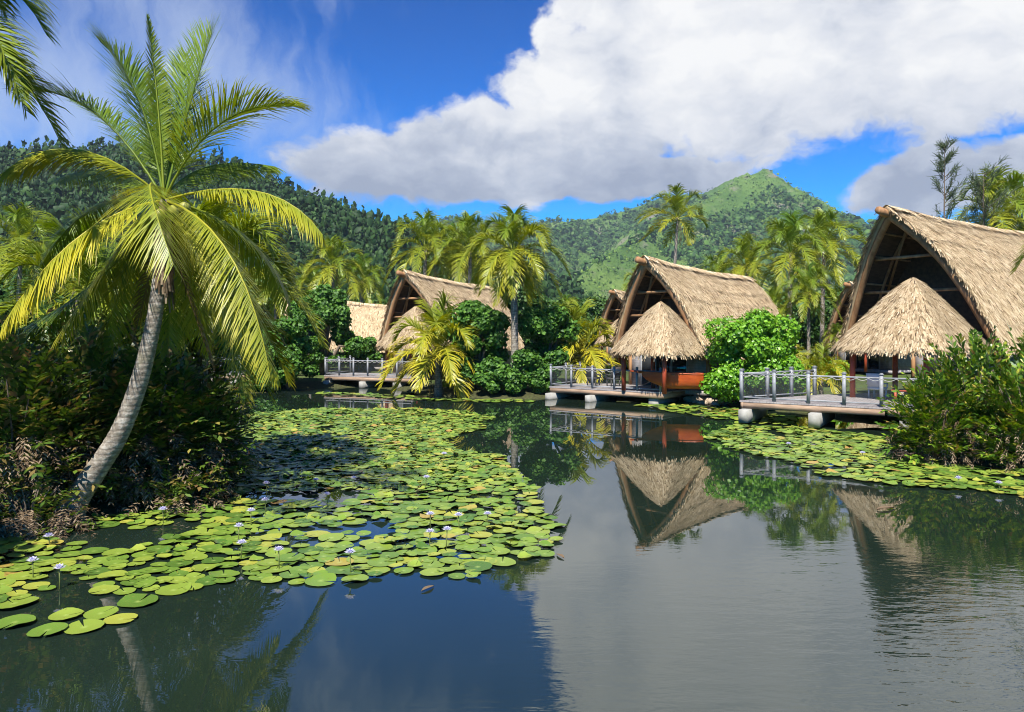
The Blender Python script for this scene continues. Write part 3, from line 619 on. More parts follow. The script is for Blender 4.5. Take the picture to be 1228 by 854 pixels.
for (px, d, rx, ry, h, nf, lb, sd) in [(20,16.4,1.5,1.2,3.3,330,'dark fern clump at the left picture edge by the water',1),(105,17.6,1.5,1.3,3.4,330,'dark fern clump behind the base of the curved trunk',2),(178,18.0,1.4,1.2,3.2,330,'dark fern clump right of the curved trunk',3),
        (222,18.6,1.15,1.2,2.9,300,'dark fern clump at the right end of the thicket over the water',4),(60,20.5,1.9,1.4,4.0,300,'tall fern clump at the back of the thicket left of the trunk',5),(165,21.5,1.9,1.4,4.0,300,'tall fern clump at the back of the thicket right of the trunk',6),(225,22.5,1.5,1.4,3.4,260,'fern clump at the back right corner of the thicket',7)]:
    x = (px-614)/F*d; fern_shrub((x, d, max(.0, gz(x, d))), rx, ry, h, nf, lb, M['fern'], sd, .95, .55, GF, 1.25, .62)
for (px, d, rx, ry, h, nf, lb, sd) in [(35,15.3,1.0,.45,1.1,20,'skirt of dead brown fern fronds left of the trunk foot',8),(205,17.2,1.1,.5,1.0,40,'low ferns with dead fronds at the water right of the trunk foot',9)]:
    x = (px-614)/F*d; fern_shrub((x, d, 0.02), rx, ry, h, nf, lb, M['fern'], sd, .8, 5 if sd == 8 else 1.5, GF)
GR = 'ferns of the thicket on the right bank'
for (x, y, rx, ry, h, nf, lb, sd) in [(12.4,23.6,1.1,1.1,2.5,260,'bright fern clump at the left end of the right thicket',11),(13.6,23.9,1.4,1.2,3.4,330,'tallest bright fern clump of the right thicket',12),(14.3,22.3,1.5,1.1,2.9,330,'fern clump with brown fronds at the right picture edge',13),(15.6,24.2,1.5,1.3,3.5,260,'fern clump at the back of the right thicket',14)]:
    fern_shrub((x - .05, y - .45, .05), rx, ry, h*1.03, nf, lb, M['fern_bright'], sd, .8, .35, GR, 1.4, .5)

# ------------------------------------------------------------------ huts
PROF = [(0, 1), (.19, .885), (.365, .765), (.53, .62), (.685, .44), (.845, .225), (1, 0)]
def prof(v):
    t = v*(len(PROF)-1); i = min(int(t), len(PROF)-2); f = t - i
    return PROF[i][0]*(1-f) + PROF[i+1][0]*f, PROF[i][1]*(1-f) + PROF[i+1][1]*f
def blades(b, base, down, nor, side, L, w, lift):
    n = len(base); L = (L*RNG.uniform(.6, 1.25, n))[:, None]; wv = side*(w*RNG.uniform(.6, 1.3, n))[:, None]*.5
    lf = (lift*RNG.uniform(.3, 1.4, n))[:, None]
    V = np.stack([base - wv + nor*.015, base + wv + nor*.015, base + down*L + wv*.55 + nor*lf, base + down*L - wv*.55 + nor*lf], 1)
    b.add(V.reshape(-1, 3), np.arange(4*n).reshape(-1, 4))
def make_hut(loc, rz, label, W, zr, zb, ze, L, sf, zf, porch, nbl, wfac=.74, wofs=0., name='thatched_hut', group='thatched huts along the pond'):
    root = empty(name, loc, label, 'hut', group, rz); px_, py_, ph, pz, pe = porch
    Lb = L - sf - .3
    def S(sd, u, v, off=0):
        X, Z = prof(v); yf = -sf*(1 - v)**1.15; yb = Lb - .25*v; y = yf + (yb - yf)*u; zt = zr + (zb - zr)*u - .14*math.sin(PI*u) + .05*math.sin(5.3*u*PI + sd*.6)*(.4 + v)
        return Vector((sd*(W*X + off*.8), y, ze + (zt - ze)*Z + off*.6))
    b = MB(); nu, nv = 16, 13
    for sd in (-1, 1):
        out = [[S(sd, i/nu, j/nv) for i in range(nu+1)] for j in range(nv+1)]
        inn = [[S(sd, i/nu, j/nv, -.2) for i in range(nu+1)] for j in range(nv+1)]
        V = [tuple(p) for r_ in out for p in r_] + [tuple(p) for r_ in inn for p in r_]; k = (nu+1)*(nv+1); id_ = lambda j, i, o=0: o*k + j*(nu+1) + i
        q = []
        for j in range(nv):
            for i in range(nu):
                q.append((id_(j,i), id_(j,i+1), id_(j+1,i+1), id_(j+1,i))); 
            for i in (0, nu): q.append((id_(j,i), id_(j+1,i), id_(j+1,i,1), id_(j,i,1)))
        for i in range(nu): q.append((id_(nv,i), id_(nv,i+1), id_(nv,i+1,1), id_(nv,i,1)))
        b.add(V, q)
        n = nbl; u = RNG.random(n); v = RNG.random(n)*.985
        A = np.array([tuple(S(sd, a, c)) for a, c in zip(u, v)]); B = np.array([tuple(S(sd, a, min(1, c+.03))) for a, c in zip(u, v)]); C = np.array([tuple(S(sd, a+.02, c)) for a, c in zip(u, v)])
        dn = unit(B - A); al = unit(C - A); no = unit(np.cross(al, dn))*np.sign((np.cross(al, dn)[:, :1]*sd) + 1e-9)
        dn = unit(dn + al*RNG.normal(0, .22, (n, 1))); blades(b, A, dn, no, unit(np.cross(no, dn)), .46, .078, .06)
        # ragged edge along the gable and fringe at the eave
        n = 420; v = RNG.random(n); A = np.array([tuple(S(sd, .004, c)) for c in v]); B = np.array([tuple(S(sd, .004, min(1, c+.03))) for c in v])
        dn = unit(unit(B - A) + np.array([0, -.75, -.1]) + RNG.normal(0, .2, (n, 3))); blades(b, A, dn, np.tile([sd*.6, 0, .8], (n, 1)), np.tile([0, .8, .2], (n, 1)), .34, .10, .0)
        n = 700; u = RNG.random(n); A = np.array([tuple(S(sd, a, .985)) for a in u]); dn = unit(np.array([sd*.35, 0, -1]) + RNG.normal(0, .15, (n, 3)))
        blades(b, A, dn, np.tile([sd*1., 0, .1], (n, 1)), np.tile([0, 1., 0], (n, 1)), .36, .09, .02)
    n = 500; u = RNG.random(n); sg = RNG.choice([-1, 1], n); A = np.array([tuple(S(1, a, 0)) for a in u]) + np.array([0, 0, .06])
    dn = unit(np.stack([sg*1., RNG.normal(0, .3, n), np.full(n, -.55)], -1)); blades(b, A, dn, np.tile([0, 0, 1.], (n, 1)), np.tile([0, 1., 0], (n, 1)), .6, .12, .02)
    roof = b.build('roof', M['thatch'], root)
    # lining under the thatch
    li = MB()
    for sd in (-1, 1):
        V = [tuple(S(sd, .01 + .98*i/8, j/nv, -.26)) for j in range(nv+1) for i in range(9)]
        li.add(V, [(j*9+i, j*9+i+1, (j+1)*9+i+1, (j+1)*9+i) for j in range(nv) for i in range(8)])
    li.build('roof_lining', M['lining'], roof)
    for sd in (-1, 1):
        t = MB(); t.tube([S(sd, .012, v, -.30) + Vector((0, -.02, 0)) for v in np.linspace(0, 1, 14)], .15, 8); t.build('barge_log', M['wood'], roof, smooth=True)
        for u in (.13, .27, .42, .58, .75, .92):
            t = MB(); t.tube([S(sd, u, v, -.34) for v in np.linspace(0.02, 1, 10)], .07, 6); t.build('rafter', M['wood'], roof)
        for v in (.2, .4, .6, .8):
            t = MB(); t.tube([S(sd, u, v, -.31) for u in (.015, .5, .99)], .045, 6); t.build('purlin', M['wood'], roof)
    t = MB(); a = S(1, 0, 0); c = S(1, 1, 0); d_ = (a - c).normalized(); t.tube([c + Vector((0,0,-.34)), a + Vector((0,0,-.30)), a + d_*.55 + Vector((0,0,-.20))], [.13,.17,.16], 6); t.build('ridge_beam', M['wood'], roof, smooth=True)
    for u, v in ((.03, .42), (.27, .42), (.03, .66)):
        t = MB(); t.tube([S(-1, u, v, -.36), S(1, u, v, -.36)], .07, 7); t.build('tie_beam', M['wood'], roof)
    for sd in (-1, 1):
        t = MB(); t.tube([S(sd, .16, .66, -.4), Vector((sd*.15, -sf*.2, zr - .9))], .06, 6); t.build('brace', M['wood'], roof)
    # walls
    wy = .9; ww = W*wfac; nkid = set(bpy.data.objects); hz = pe + .15; wl = MB(); th = .12; dw = ww*.62; dc = -ww*.12
    wl.box(((-ww + dc - dw)/2, wy, (zf+hz)/2), (ww + dc - dw, th, hz-zf)); wl.box(((ww + dc + dw)/2, wy, (zf+hz)/2), (ww - dc - dw, th, hz-zf)); wl.box((dc, wy, hz - .16), (2*dw, th*.9, .32))
    for sd in (-1, 1): wl.box((sd*(ww-.06), (wy + Lb - .8)/2 + .06, (zf+hz)/2 - .002), (th, Lb - .8 - wy - .13, hz-zf))
    wl.box((0, Lb - .8, (zf+hz)/2), (2*ww, th, hz-zf)); wl.build('wall', M['siding'], root)
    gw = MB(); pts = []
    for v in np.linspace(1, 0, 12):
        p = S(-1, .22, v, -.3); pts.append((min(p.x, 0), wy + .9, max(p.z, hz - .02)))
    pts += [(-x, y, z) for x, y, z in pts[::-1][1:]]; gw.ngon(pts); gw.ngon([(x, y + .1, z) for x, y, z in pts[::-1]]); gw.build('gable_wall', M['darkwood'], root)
    dr = MB(); dr.box((dc, wy + .02, (zf + hz - .32)/2 + .02), (2*dw - .02, .03, hz - .32 - zf - .06)); door = dr.build('door', M['glass'], root)
    for x in (dc - dw + .04, dc - dw*.33, dc + dw*.33, dc + dw - .04):
        t = MB(); t.box((x, wy - .015, (zf + hz - .32)/2), (.07, .09, hz - .34 - zf)); t.build('door_frame', M['rail'], door)
    for x in (-ww - .03, ww + .03):
        t = MB(); t.box((x, wy - .04, (zf + hz)/2), (.16, .2, hz - zf)); t.build('corner_post', M['wood'], root)
    for o in set(bpy.data.objects) - nkid:
        if o.name.split('.')[0] in ('wall', 'door', 'corner_post'): o.location.x += wofs if o.parent == root else 0
    # porch roof: four-sided thatched cone
    pb = MB(); nth = 48; ns = 7
    def Q(th_, s, off=0):
        r = ph*(1 + .025*math.sin(3*th_ + px_) + .018*math.sin(7*th_ + pz))/((abs(math.cos(th_))**5 + abs(math.sin(th_))**5)**.2); rr = max(0, r*s + off*.6)
        return Vector((px_ + math.cos(th_)*rr, py_ + math.sin(th_)*rr, pz - (pz - pe)*(s**1.17) + off*.8))
    for off in (0, -.16):
        V = [tuple(Q(2*PI*i/nth, j/ns, off)) for j in range(ns+1) for i in range(nth)]
        pb.add(V, [(j*nth+i, (j+1)*nth+i, (j+1)*nth+(i+1) % nth, j*nth+(i+1) % nth) for j in range(ns) for i in range(nth)])
    n = int(nbl*.62); th_ = RNG.uniform(0, 2*PI, n); s = np.sqrt(RNG.random(n))*.985
    A = np.array([tuple(Q(a, c)) for a, c in zip(th_, s)]); B = np.array([tuple(Q(a, c + .03)) for a, c in zip(th_, s)]); C = np.array([tuple(Q(a + .02, c + 1e-3)) for a, c in zip(th_, s)])
    dn = unit(B - A); al = unit(C - A); no = unit(np.cross(dn, al)); no *= np.sign(no[:, 2:]); dn = unit(dn + al*RNG.normal(0, .2, (n, 1))); blades(pb, A, dn, no, unit(np.cross(no, dn)), .40, .07, .055)
    n = 1100; th_ = RNG.uniform(0, 2*PI, n); A = np.array([tuple(Q(a, .98)) for a in th_]); rad = np.stack([np.cos(th_), np.sin(th_), 0*th_], -1); dn = unit(rad*.45 + np.array([0, 0, -1.]) + RNG.normal(0, .14, (n, 3)))
    blades(pb, A, dn, rad, unit(np.cross(rad, [0, 0, 1.])), .30 + .22*RNG.random(n), .075, .03)
    pb.build('porch_roof', M['old_thatch'], root)
    for sx, sy in ((-1,-1),(1,-1),(-1,.75)):
        t = MB(); x = px_ + sx*ph*.70; y = py_ + sy*ph*.70; t.tube([(x, y, zf), (x, y, pe + .12)], .11, 10); t.build('porch_post', M['redpost'], root, smooth=True)
    t = MB(); 
    for sy in (-1, .75): t.box((px_, py_ + sy*ph*.70, pe + .06), (ph*1.5, .1, .16))
    for sx in (-1, 1): t.box((px_ + sx*ph*.70, py_, pe + .055), (.1, ph*1.35, .15))
    t.build('porch_beam', M['wood'], root)
    fl = MB(); fl.box((wofs, (wy + Lb)/2 - .4, zf - .12), (2*ww + .1, Lb - wy, .22)); fl.build('floor', M['deck'], root)
    st = MB()
    for sx in (-1, 1):
        for y in (1.4, Lb*.5, Lb - 1.2): st.tube([(sx*ww*.85, y, -.8), (sx*ww*.85, y, zf - .15)], .16, 8)
    st.build('pile', M['concrete'], root)
    return root
hut2 = make_hut((7.4, 40.6, 0), R(-50), 'middle thatched hut with orange canoe under its cone shaped porch roof', 3.12, 7.3, 6.6, 2.4, 9.45, 1.0, .65, (1.0, -.95, 1.82, 5.05, 2.72), 14000, .80)
hut3 = make_hut((17.7, 35.0, 0), R(-60), 'largest and nearest thatched hut at the right with a tall dark gable', 3.85, 8.95, 8.4, 2.9, 14.0, 2.0, .91, (1.55, -2.5, 2.3, 5.85, 3.05), 20000, .5, 1.35)
GH = 'thatched huts along the pond'
copy_tree(hut2, (-6.3, 51.3, 0), 'thatched hut half hidden by the short yellow palm left of the tall palm', R(-35), 1.0, GH)
copy_tree(hut2, (-12.4, 61, .2), 'low thatched roof behind the round dark shrub', R(-88), .75, GH)
copy_tree(hut2, (8.4, 61, .2), 'small far hut gable peeking out left of the middle hut', R(-50), .86, GH)
copy_tree(hut2, (23.9, 55, .2), 'far hut gable between the palm cluster and the nearest hut', R(-60), .9, GH)
copy_tree(hut2, (-25.5, 64, .2), 'leftmost thatched hut mostly hidden behind the large palm', R(-72), .88, GH)

# ------------------------------------------------------------------ decks
def make_deck(poly, zt, rails, piers, label, rh=1.05, net=True, pw=.09):
    c = Vector((poly[0][0], poly[0][1], 0)); L = lambda p, z: (p[0]-c.x, p[1]-c.y, z); ang = math.atan2(poly[1][1]-poly[0][1], poly[1][0]-poly[0][0])
    root = empty('deck', c, label, 'deck', 'wooden decks over the water'); n = len(poly)
    b = MB(); b.ngon([L(p, zt) for p in poly]); b.ngon([L(p, zt - .06) for p in poly[::-1]])
    for p, q in zip(poly, poly[1:] + poly[:1]): b.ngon([L(p, zt-.06), L(q, zt-.06), L(q, zt), L(p, zt)])
    m = np.array(Matrix.Rotation(-ang, 3, 'Z')); b.v = [v @ m.T for v in b.v]
    o = b.build('floor', M['deck'], root); o.rotation_euler.z = ang
    for p, q in zip(poly, poly[1:] + poly[:1]):
        t = MB(); d = Vector((q[0]-p[0], q[1]-p[1], 0)); ln = d.length; d.normalize(); nn = Vector((d.y, -d.x, 0)); mid = Vector(((p[0]+q[0])/2 - c.x, (p[1]+q[1])/2 - c.y, zt - .19)) - nn*.06
        t.box(mid, (ln - .1, .09, .24), rz=math.atan2(d.y, d.x)); t.build('edge_beam', M['fascia'], root)
    for (x, y, a, ln, ht, wd) in piers:
        t = MB(); t.box((x - c.x, y - c.y, zt - .32 - ht/2), (wd, ln, ht), rz=a); t.build('pier', M['concrete'], root)
        t = MB(); off = Vector((-math.sin(a), math.cos(a), 0))*ln*.22; t.tube([(x - c.x + off.x, y - c.y + off.y, -1.2), (x - c.x + off.x, y - c.y + off.y, zt - .3)], .16, 10); t.build('pile', M['concrete'], root)
    for (p, q, k) in rails:
        d = Vector((q[0]-p[0], q[1]-p[1], 0)); a = math.atan2(d.y, d.x); ln = d.length; mx, my = (p[0]+q[0])/2 - c.x, (p[1]+q[1])/2 - c.y
        for i in range(k+1):
            x = p[0] + d.x*i/k - c.x; y = p[1] + d.y*i/k - c.y; t = MB(); t.box((x, y, zt + rh/2 + .03), (pw, pw, rh + .06), rz=a); t.box((x, y, zt + rh + .075), (pw*1.4, pw*1.4, .03), rz=a); t.box((x, y, zt + rh + .11), (pw*.9, pw*.9, .04), rz=a)
            t.build('rail_post', M['rail'], root)
        t = MB(); t.box((mx, my, zt + rh - .06), (ln, .06, .06), rz=a); t.build('top_rail', M['rail'], root)
        t = MB(); t.box((mx, my, zt + .12), (ln, .05, .05), rz=a); t.build('bottom_rail', M['rail'], root)
        for i in range(k):
            t = MB(); a0 = Vector((p[0] + d.x*i/k - c.x, p[1] + d.y*i/k - c.y, 0)); b0 = a0 + d/k; nn = Vector((d.y, -d.x, 0)).normalized()*.06
            t.tube([a0.lerp(b0, s) + nn + Vector((0,0, zt + rh - .08 - .09*abs(math.sin(s*3*PI)))) for s in np.linspace(0, 1, 19)], .012, 5); t.build('rope', M['rope'], root)
            if net:
                t = MB(); e = d.normalized()*.06; A = a0 + e; B = b0 - e; z0 = zt + .15; z1 = zt + rh - .1
                t.add([(A.x, A.y, z0), (B.x, B.y, z0), (B.x, B.y, z1), (A.x, A.y, z1)], [(0,1,2,3)]); t.build('net_panel', M['net'], root)
    return root
# middle hut
D2 = [(1.95,41.9),(7.25,38.2),(9.3,40.6),(7.6,42.8),(3.8,44.6)]
pa = math.atan2(-3.7, 5.3)
make_deck(D2, .65, [((2.05,41.9),(7.15,38.35),5),((2.05,41.95),(3.8,44.4),2)], [(2.65,42.5,pa,2.8,.5,.3),(4.6,41.2,pa,2.8,.5,.3),(7.6,39.7,pa,2.6,.55,.5)], 'grey railed deck of the middle hut on pale concrete piers', 1.05)
D3 = [(9.05,31.7),(13.6,28.95),(16.2,27.6),(18.6,31.4),(16.0,35.0),(12.9,34.1)]
pa3 = math.atan2(-2.75, 4.5)
make_deck(D3, .91, [((9.15,31.75),(13.5,29.1),4),((13.5,29.1),(16.1,27.7),2),((9.2,31.85),(12.9,33.95),3)], [(9.85,32.45,pa3,3.2,.5,.36),(12.2,31.3,pa3,3.4,.52,.4),(15.0,30.0,pa3,3.4,.52,.4)], 'large grey railed deck of the nearest hut over the lily pads', 1.12, True, .12)
D1 = [(-11.75,49.7),(-5.9,47.6),(-4.6,50.2),(-10.6,52.4)]
pa1 = math.atan2(-2.1, 5.85)
make_deck(D1, .72, [((-11.65,49.75),(-6.0,47.75),6),((-11.6,49.85),(-10.6,52.2),2)], [(-11.2,50.5,pa1,2.4,.5,.3),(-8.8,49.7,pa1,2.4,.5,.3),(-6.6,48.8,pa1,2.4,.5,.3)], 'far grey railed deck left of the short yellow palm', 1.0)
D0 = [(-19.5,46.6),(-15.7,46.2),(-15.6,50),(-19.3,50.4)]
make_deck(D0, 1.0, [((-19.4,46.7),(-15.8,46.3),3)], [(-18.6,47.4,0,2,.4,.5),(-16.2,47.2,0,2,.4,.5)], 'leftmost deck half hidden behind the fern thicket', 1.0, False)

# ------------------------------------------------------------------ canoe, rocks, furniture
def canoe():
    c = P(810, 457, 38.0); b = MB(); root = empty('canoe', (c.x, c.y, .84), 'orange outrigger canoe hull moored against the middle deck', 'canoe', rz=R(-14)); Lc = 2.9; V = []; ns, nr = 16, 9
    for i in range(ns+1):
        t = i/ns; x = -Lc*.55 + Lc*t; wd = .42*min(1, (t*1.15)**.55)*(1 if t < .9 else 1 - .25*(t-.9)/.1); kz = .62*(1 - min(1, (t/.42))**.65) ; top = .72 + .06*(1-t)
        for j in range(nr+1):
            a = -PI/2 + PI*j/nr; V.append((x, wd*math.sin(a), top - (top - kz)*abs(math.cos(a))**.7 if abs(math.cos(a)) > 1e-6 else top))
    b.add(V, [(i*(nr+1)+j, (i+1)*(nr+1)+j, (i+1)*(nr+1)+j+1, i*(nr+1)+j+1) for i in range(ns) for j in range(nr)])
    b.ngon([V[ns*(nr+1)+j] for j in range(nr+1)]); b.build('hull', M['canoe'], root, smooth=False)
    g = MB()
    for sd in (0, nr): g.tube([Vector(V[i*(nr+1)+sd]) + Vector((0,0,.01)) for i in range(ns+1)], .03, 6)
    g.build('gunwale', M['canoe'], root)
    t = MB(); t.tube([(-Lc*.55+.1, 0, .77), (-Lc*.55 - .55, 0, .82)], [.07, .03], 8); t.build('prow', M['canoe'], root)
    for x in (-.1, .7):
        t = MB(); t.box((x, 0, .68), (.2, .72, .03)); t.build('seat', M['wood'], root)
canoe()
def rock(x, y, s, seed, label):
    v, f = ICO; rg = np.random.default_rng(seed); V = v[f].reshape(-1, 3)
    # one subdivision with displaced midpoints
    T = []; 
    for a, b_, c in v[f]:
        ab, bc, ca = unit(a+b_), unit(b_+c), unit(c+a); T += [(a,ab,ca),(ab,b_,bc),(ca,bc,c),(ab,bc,ca)]
    T = np.array(T).reshape(-1, 3); h = .75 + .5*fbm(T[:,0]*1.7 + seed, T[:,1]*1.7 + T[:,2]*2.3, 3, seed)
    V = T*h[:, None]*np.array([s, s*.8, s*.55]); b = MB(); b.add(V, None, np.arange(len(V)).reshape(-1, 3)); o = b.build('rock', M['rock'], loc=(x, y, max(gz(x, y), 0) + s*.2)); o.rotation_euler.z = seed; tag(o, label, 'rock', 'rocks on the bank beside the canoe')
for i, (px, d, s, lb) in enumerate([(838,39.6,.5,'largest tan rock on the bank right under the canoe stern'),(852,39.3,.42,'tan rock between the largest rock and the bright shrub'),(866,38.9,.36,'tan rock nearest to the bright green shrub'),(843,38.9,.3,'low tan rock at the waterline below the canoe'),(858,38.5,.28,'small tan rock lowest at the waterline'),(828,40.2,.34,'tan rock farthest left behind the canoe stern'),(872,39.7,.3,'tan rock tucked under the bright shrub')]):
    rock((px-614)/F*d, d, s, i+1, lb)
def chair(name, loc, rz, m, label, cat='chair'):
    root = empty(name, loc, label, cat, None, rz)
    t = MB(); t.box((0,0,.40), (.56,.56,.09)); t.build('seat', m, root)
    t = MB(); t.box((0,.29,.72), (.56,.07,.62), rx=R(-14)); t.build('backrest', m, root)
    for sx in (-1, 1):
        t = MB(); t.box((sx*.29,0,.6), (.06,.56,.05)); t.box((sx*.29,-.25,.5), (.05,.05,.2)); t.build('armrest', m, root)
        for sy in (-1, 1): t = MB(); t.box((sx*.24, sy*.24, .178), (.05,.05,.354)); t.build('leg', m, root)
chair('chair', (4.35, 42.5, .65), R(150), M['blackmat'], 'dark wicker chair at the left of the middle deck')
chair('chair', (5.35, 42.1, .65), R(-160), M['blackmat'], 'dark wicker chair nearer the red post on the middle deck')
chair('chair', (15.0, 32.7, .91), R(130), M['white'], 'white armchair on the nearest deck')
def bench(loc, rz):
    root = empty('bench', loc, 'low red brown bench on the nearest deck beside the white armchair', 'bench', None, rz)
    t = MB(); 
    for i in range(3): t.box((0, -.16 + .16*i, .43), (1.5, .14, .05))
    t.build('seat', M['redpost'], root)
    for sx in (-1, 1): t = MB(); t.box((sx*.6, 0, .2), (.09, .4, .41)); t.build('leg', M['redpost'], root)
bench((15.6, 31.0, .91), R(-30))

# ------------------------------------------------------------------ lily pads and flowers
def pad_mesh(r, seed, n=16):
    rg = random.Random(seed); na = rg.uniform(0, 6.28); gap = rg.uniform(.035, .10); V = [(0, 0, .0)]; A = [0]
    for ring, rr in ((.55, 0), (1, 1)):
        for i in range(n+1):
            a = na + gap + (2*PI - 2*gap)*i/n; q = r*ring*(1 + .035*math.sin(3*a + seed)*ring + rg.uniform(-.02,.02)*rr); V.append((math.cos(a)*q, math.sin(a)*q, .010*ring*ring + rg.uniform(0, .012)*rr + (.055*ring**3*max(0, math.cos(a - seed))**6 if seed % 3 == 0 else 0))); A.append(ring)
    t = [(0, 1+i, 2+i) for i in range(n)]; q = [(1+i, n+2+i, n+3+i, 2+i) for i in range(n)]
    return np.array(V), q, t, A
RAFT_L = [Wt(-60,632),Wt(60,626),Wt(150,618),Wt(235,602),Wt(285,590),Wt(278,560),Wt(282,520),Wt(300,497),Wt(380,491),Wt(480,490),Wt(560,494),Wt(590,504),Wt(570,518),Wt(530,530),Wt(548,542),Wt(596,545),Wt(625,566),Wt(640,590),Wt(642,606),Wt(666,622),Wt(662,648),Wt(640,672),Wt(572,697),Wt(470,698),Wt(380,712),Wt(300,706),Wt(240,706),Wt(190,716),Wt(120,716),Wt(60,722),Wt(-60,742)]
RAFT_R = [Wt(845,527),Wt(876,511),Wt(960,513),Wt(1050,522),Wt(1080,545),Wt(1135,557),Wt(1260,568),Wt(1260,605),Wt(1200,594),Wt(1110,585),Wt(1030,578),Wt(985,573),Wt(960,558),Wt(905,545),Wt(872,536)]
RAFT_M = [Wt(756,487),Wt(800,483),Wt(870,488),Wt(900,498),Wt(888,505),Wt(850,503),Wt(790,492)]
RAFT_F = [Wt(380,471),Wt(440,472.5),Wt(545,479.5),Wt(640,480.5),Wt(640,483),Wt(545,483),Wt(440,475.5),Wt(385,473.5)]
RAFT_U = [Wt(890,496),Wt(960,500),Wt(950,512),Wt(885,508)]
CELL = .5; GRID = {}
PADS = []
def place(x, y, r, ov):
    ci, cj = int(x//CELL), int(y//CELL)
    for i in range(ci-1, ci+2):
        for j in range(cj-1, cj+2):
            for (a, b, rr) in GRID.get((i, j), ()):
                if (a-x)**2 + (b-y)**2 < (ov*(r+rr))**2: return False
    GRID.setdefault((ci, cj), []).append((x, y, r)); PADS.append((x, y, r)); return True
SOLO = [((18,748),.25,'lily pad lowest at the left picture edge'),((57,758),.235,'lowest lily pad of the group of five over the trunk reflection'),((101,754),.235,'lily pad right of the lowest one in the group of five'),((79,740),.215,'upper left lily pad of the group of five'),((121,737),.22,'upper right lily pad of the group of five'),((145,744),.21,'lily pad at the right tip of the group of five'),((166,723),.27,'single lily pad just above the right tip of the group of five'),((17,725),.3,'lily pad at the left edge above the lowest one')]
for (px, py), r, lb in SOLO: place(*Wt(px, py), r, .2)
nsolo = len(PADS); rp = random.Random(5)
def fill(poly, tries, rmin, rmax, ov, gap, seed):
    xs_ = [p[0] for p in poly]; ys_ = [p[1] for p in poly]
    X = np.array([rp.uniform(min(xs_), max(xs_)) for _ in range(tries)]); Y = np.array([rp.uniform(min(ys_), max(ys_)) for _ in range(tries)])
    s = poly_sd(X, Y, poly) + (fbm(X*.9, Y*.9, 3, seed) - .5)*1.0; hole = fbm(X*.75, Y*.6, 3, seed + 40)
    for x, y, q, h in zip(X, Y, s, hole):
        if q < -.05 and h > gap: place(x, y, rp.uniform(rmin, rmax), ov if h > gap + .08 else ov*1.15)
fill([Wt(265,592)]+[p for p in RAFT_L if p[1]>17.5], 30000, .10, .20, .60, .25, 1); fill(RAFT_L, 30000, .12, .26, .66, .35, 1); fill(RAFT_R, 14000, .12, .23, .62, .26, 2); fill(RAFT_M, 2600, .14, .26, .7, .2, 3); fill(RAFT_F, 1800, .15, .25, .7, .2, 4); fill(RAFT_U, 1200, .14, .26, .72, .3, 6)
PROTO = []
for k in range(12):
    b = MB(); v, q, t, a = pad_mesh(1, k); b.add(v*np.array([1,1,3.4]), q, t, a); me = b.build('lily_pad', M['pad'], attr=True, smooth=False); PROTO.append(me.data); bpy.data.objects.remove(me)
order = sorted(range(nsolo, len(PADS)), key=lambda i: -PADS[i][2]/PADS[i][1]**1.5)
single = list(range(nsolo)) + order[:285]; rest = order[285:]
GP = 'water lily pads floating on the pond'
def pad_zone(x, y, r):
    px = 614 + x/y*F; py = HY + F*H/y; big = 'broad' if r > .25 else 'small'
    if px > 840: return f'{big} lily pad at the edge of the raft in front of the right ferns'
    row = 'along the open water edge' if py > 680 else 'in the crowded middle' if py > 655 else 'by the curved palm' if px < 260 else 'at the back of the near crowd'
    col = 'left of trunk reflection' if px < 130 else 'right of trunk reflection' if px < 300 else 'mid raft' if px < 480 else 'at right raft tip'
    return f'{big} lily pad {row}, {col}'
for j, i in enumerate(single):
    x, y, r = PADS[i]; o = bpy.data.objects.new('lily_pad', PROTO[j % 12]); COL.objects.link(o); o.location = (x, y, .012 + .016*rp.random()); o.scale = (r, r, r*.9 if r else 1); o.rotation_euler = (rp.gauss(0,.03), rp.gauss(0,.03), rp.uniform(0, 6.28))
    tag(o, SOLO[i][2] if i < nsolo else pad_zone(x, y, r), 'lily pad', GP)
b = MB()
for i in rest:
    x, y, r = PADS[i]; v, q, t, a = pad_mesh(r, i, 11); tilt = np.array([rp.gauss(0,.05), rp.gauss(0,.05)]); v[:, 2] += v[:, :2] @ tilt + .018 + .02*rp.random() + abs(tilt).sum()*r*.5; b.add(v + np.array([x, y, 0]), q, t, a)
o = b.build('lily_pad_raft', M['pad'], attr=True); o['kind'] = 'stuff'; o['label'] = 'crowded far rafts of small lily pads'
print('pads', len(PADS))
def flower(px, py, h, label, s=1., up=.5):
    x, y = Wt(px, py); root = empty('water_lily', (x, y, 0), label, 'flower', 'pale purple water lilies standing over the pads')
    t = MB(); lx = rp.uniform(-.03,.03); t.tube([(0,0,-.1),(lx*.5,0,h*.5),(lx,0,h)], .012*s, 6); t.build('stalk', M['stalk'], root)
    b = MB()
    for ring, n, el, L in ((0, 8, .25, .13), (1, 8, .65, .12), (2, 6, 1.05, .10)):
        for i in range(n):
            a = 2*PI*(i + .5*ring)/n; e = el*(.6 + .8*up); d = np.array([math.cos(a)*math.cos(e), math.sin(a)*math.cos(e), math.sin(e)]); sd = np.array([-math.sin(a), math.cos(a), 0]); L_ = L*s; c = np.array([lx, 0, h]); u = np.array([0,0,.012])
            b.add([c, c + d*L_*.5 + sd*.024*s + u, c + d*L_, c + d*L_*.5 - sd*.024*s + u], [(0,1,2,3)])
    b.build('petal_whorl', M['petal'], root); t = MB(); t.tube([(lx,0,h),(lx,0,h+.05*s)], [.03*s,.015*s], 8); t.build('stamen', M['stamen'], root)
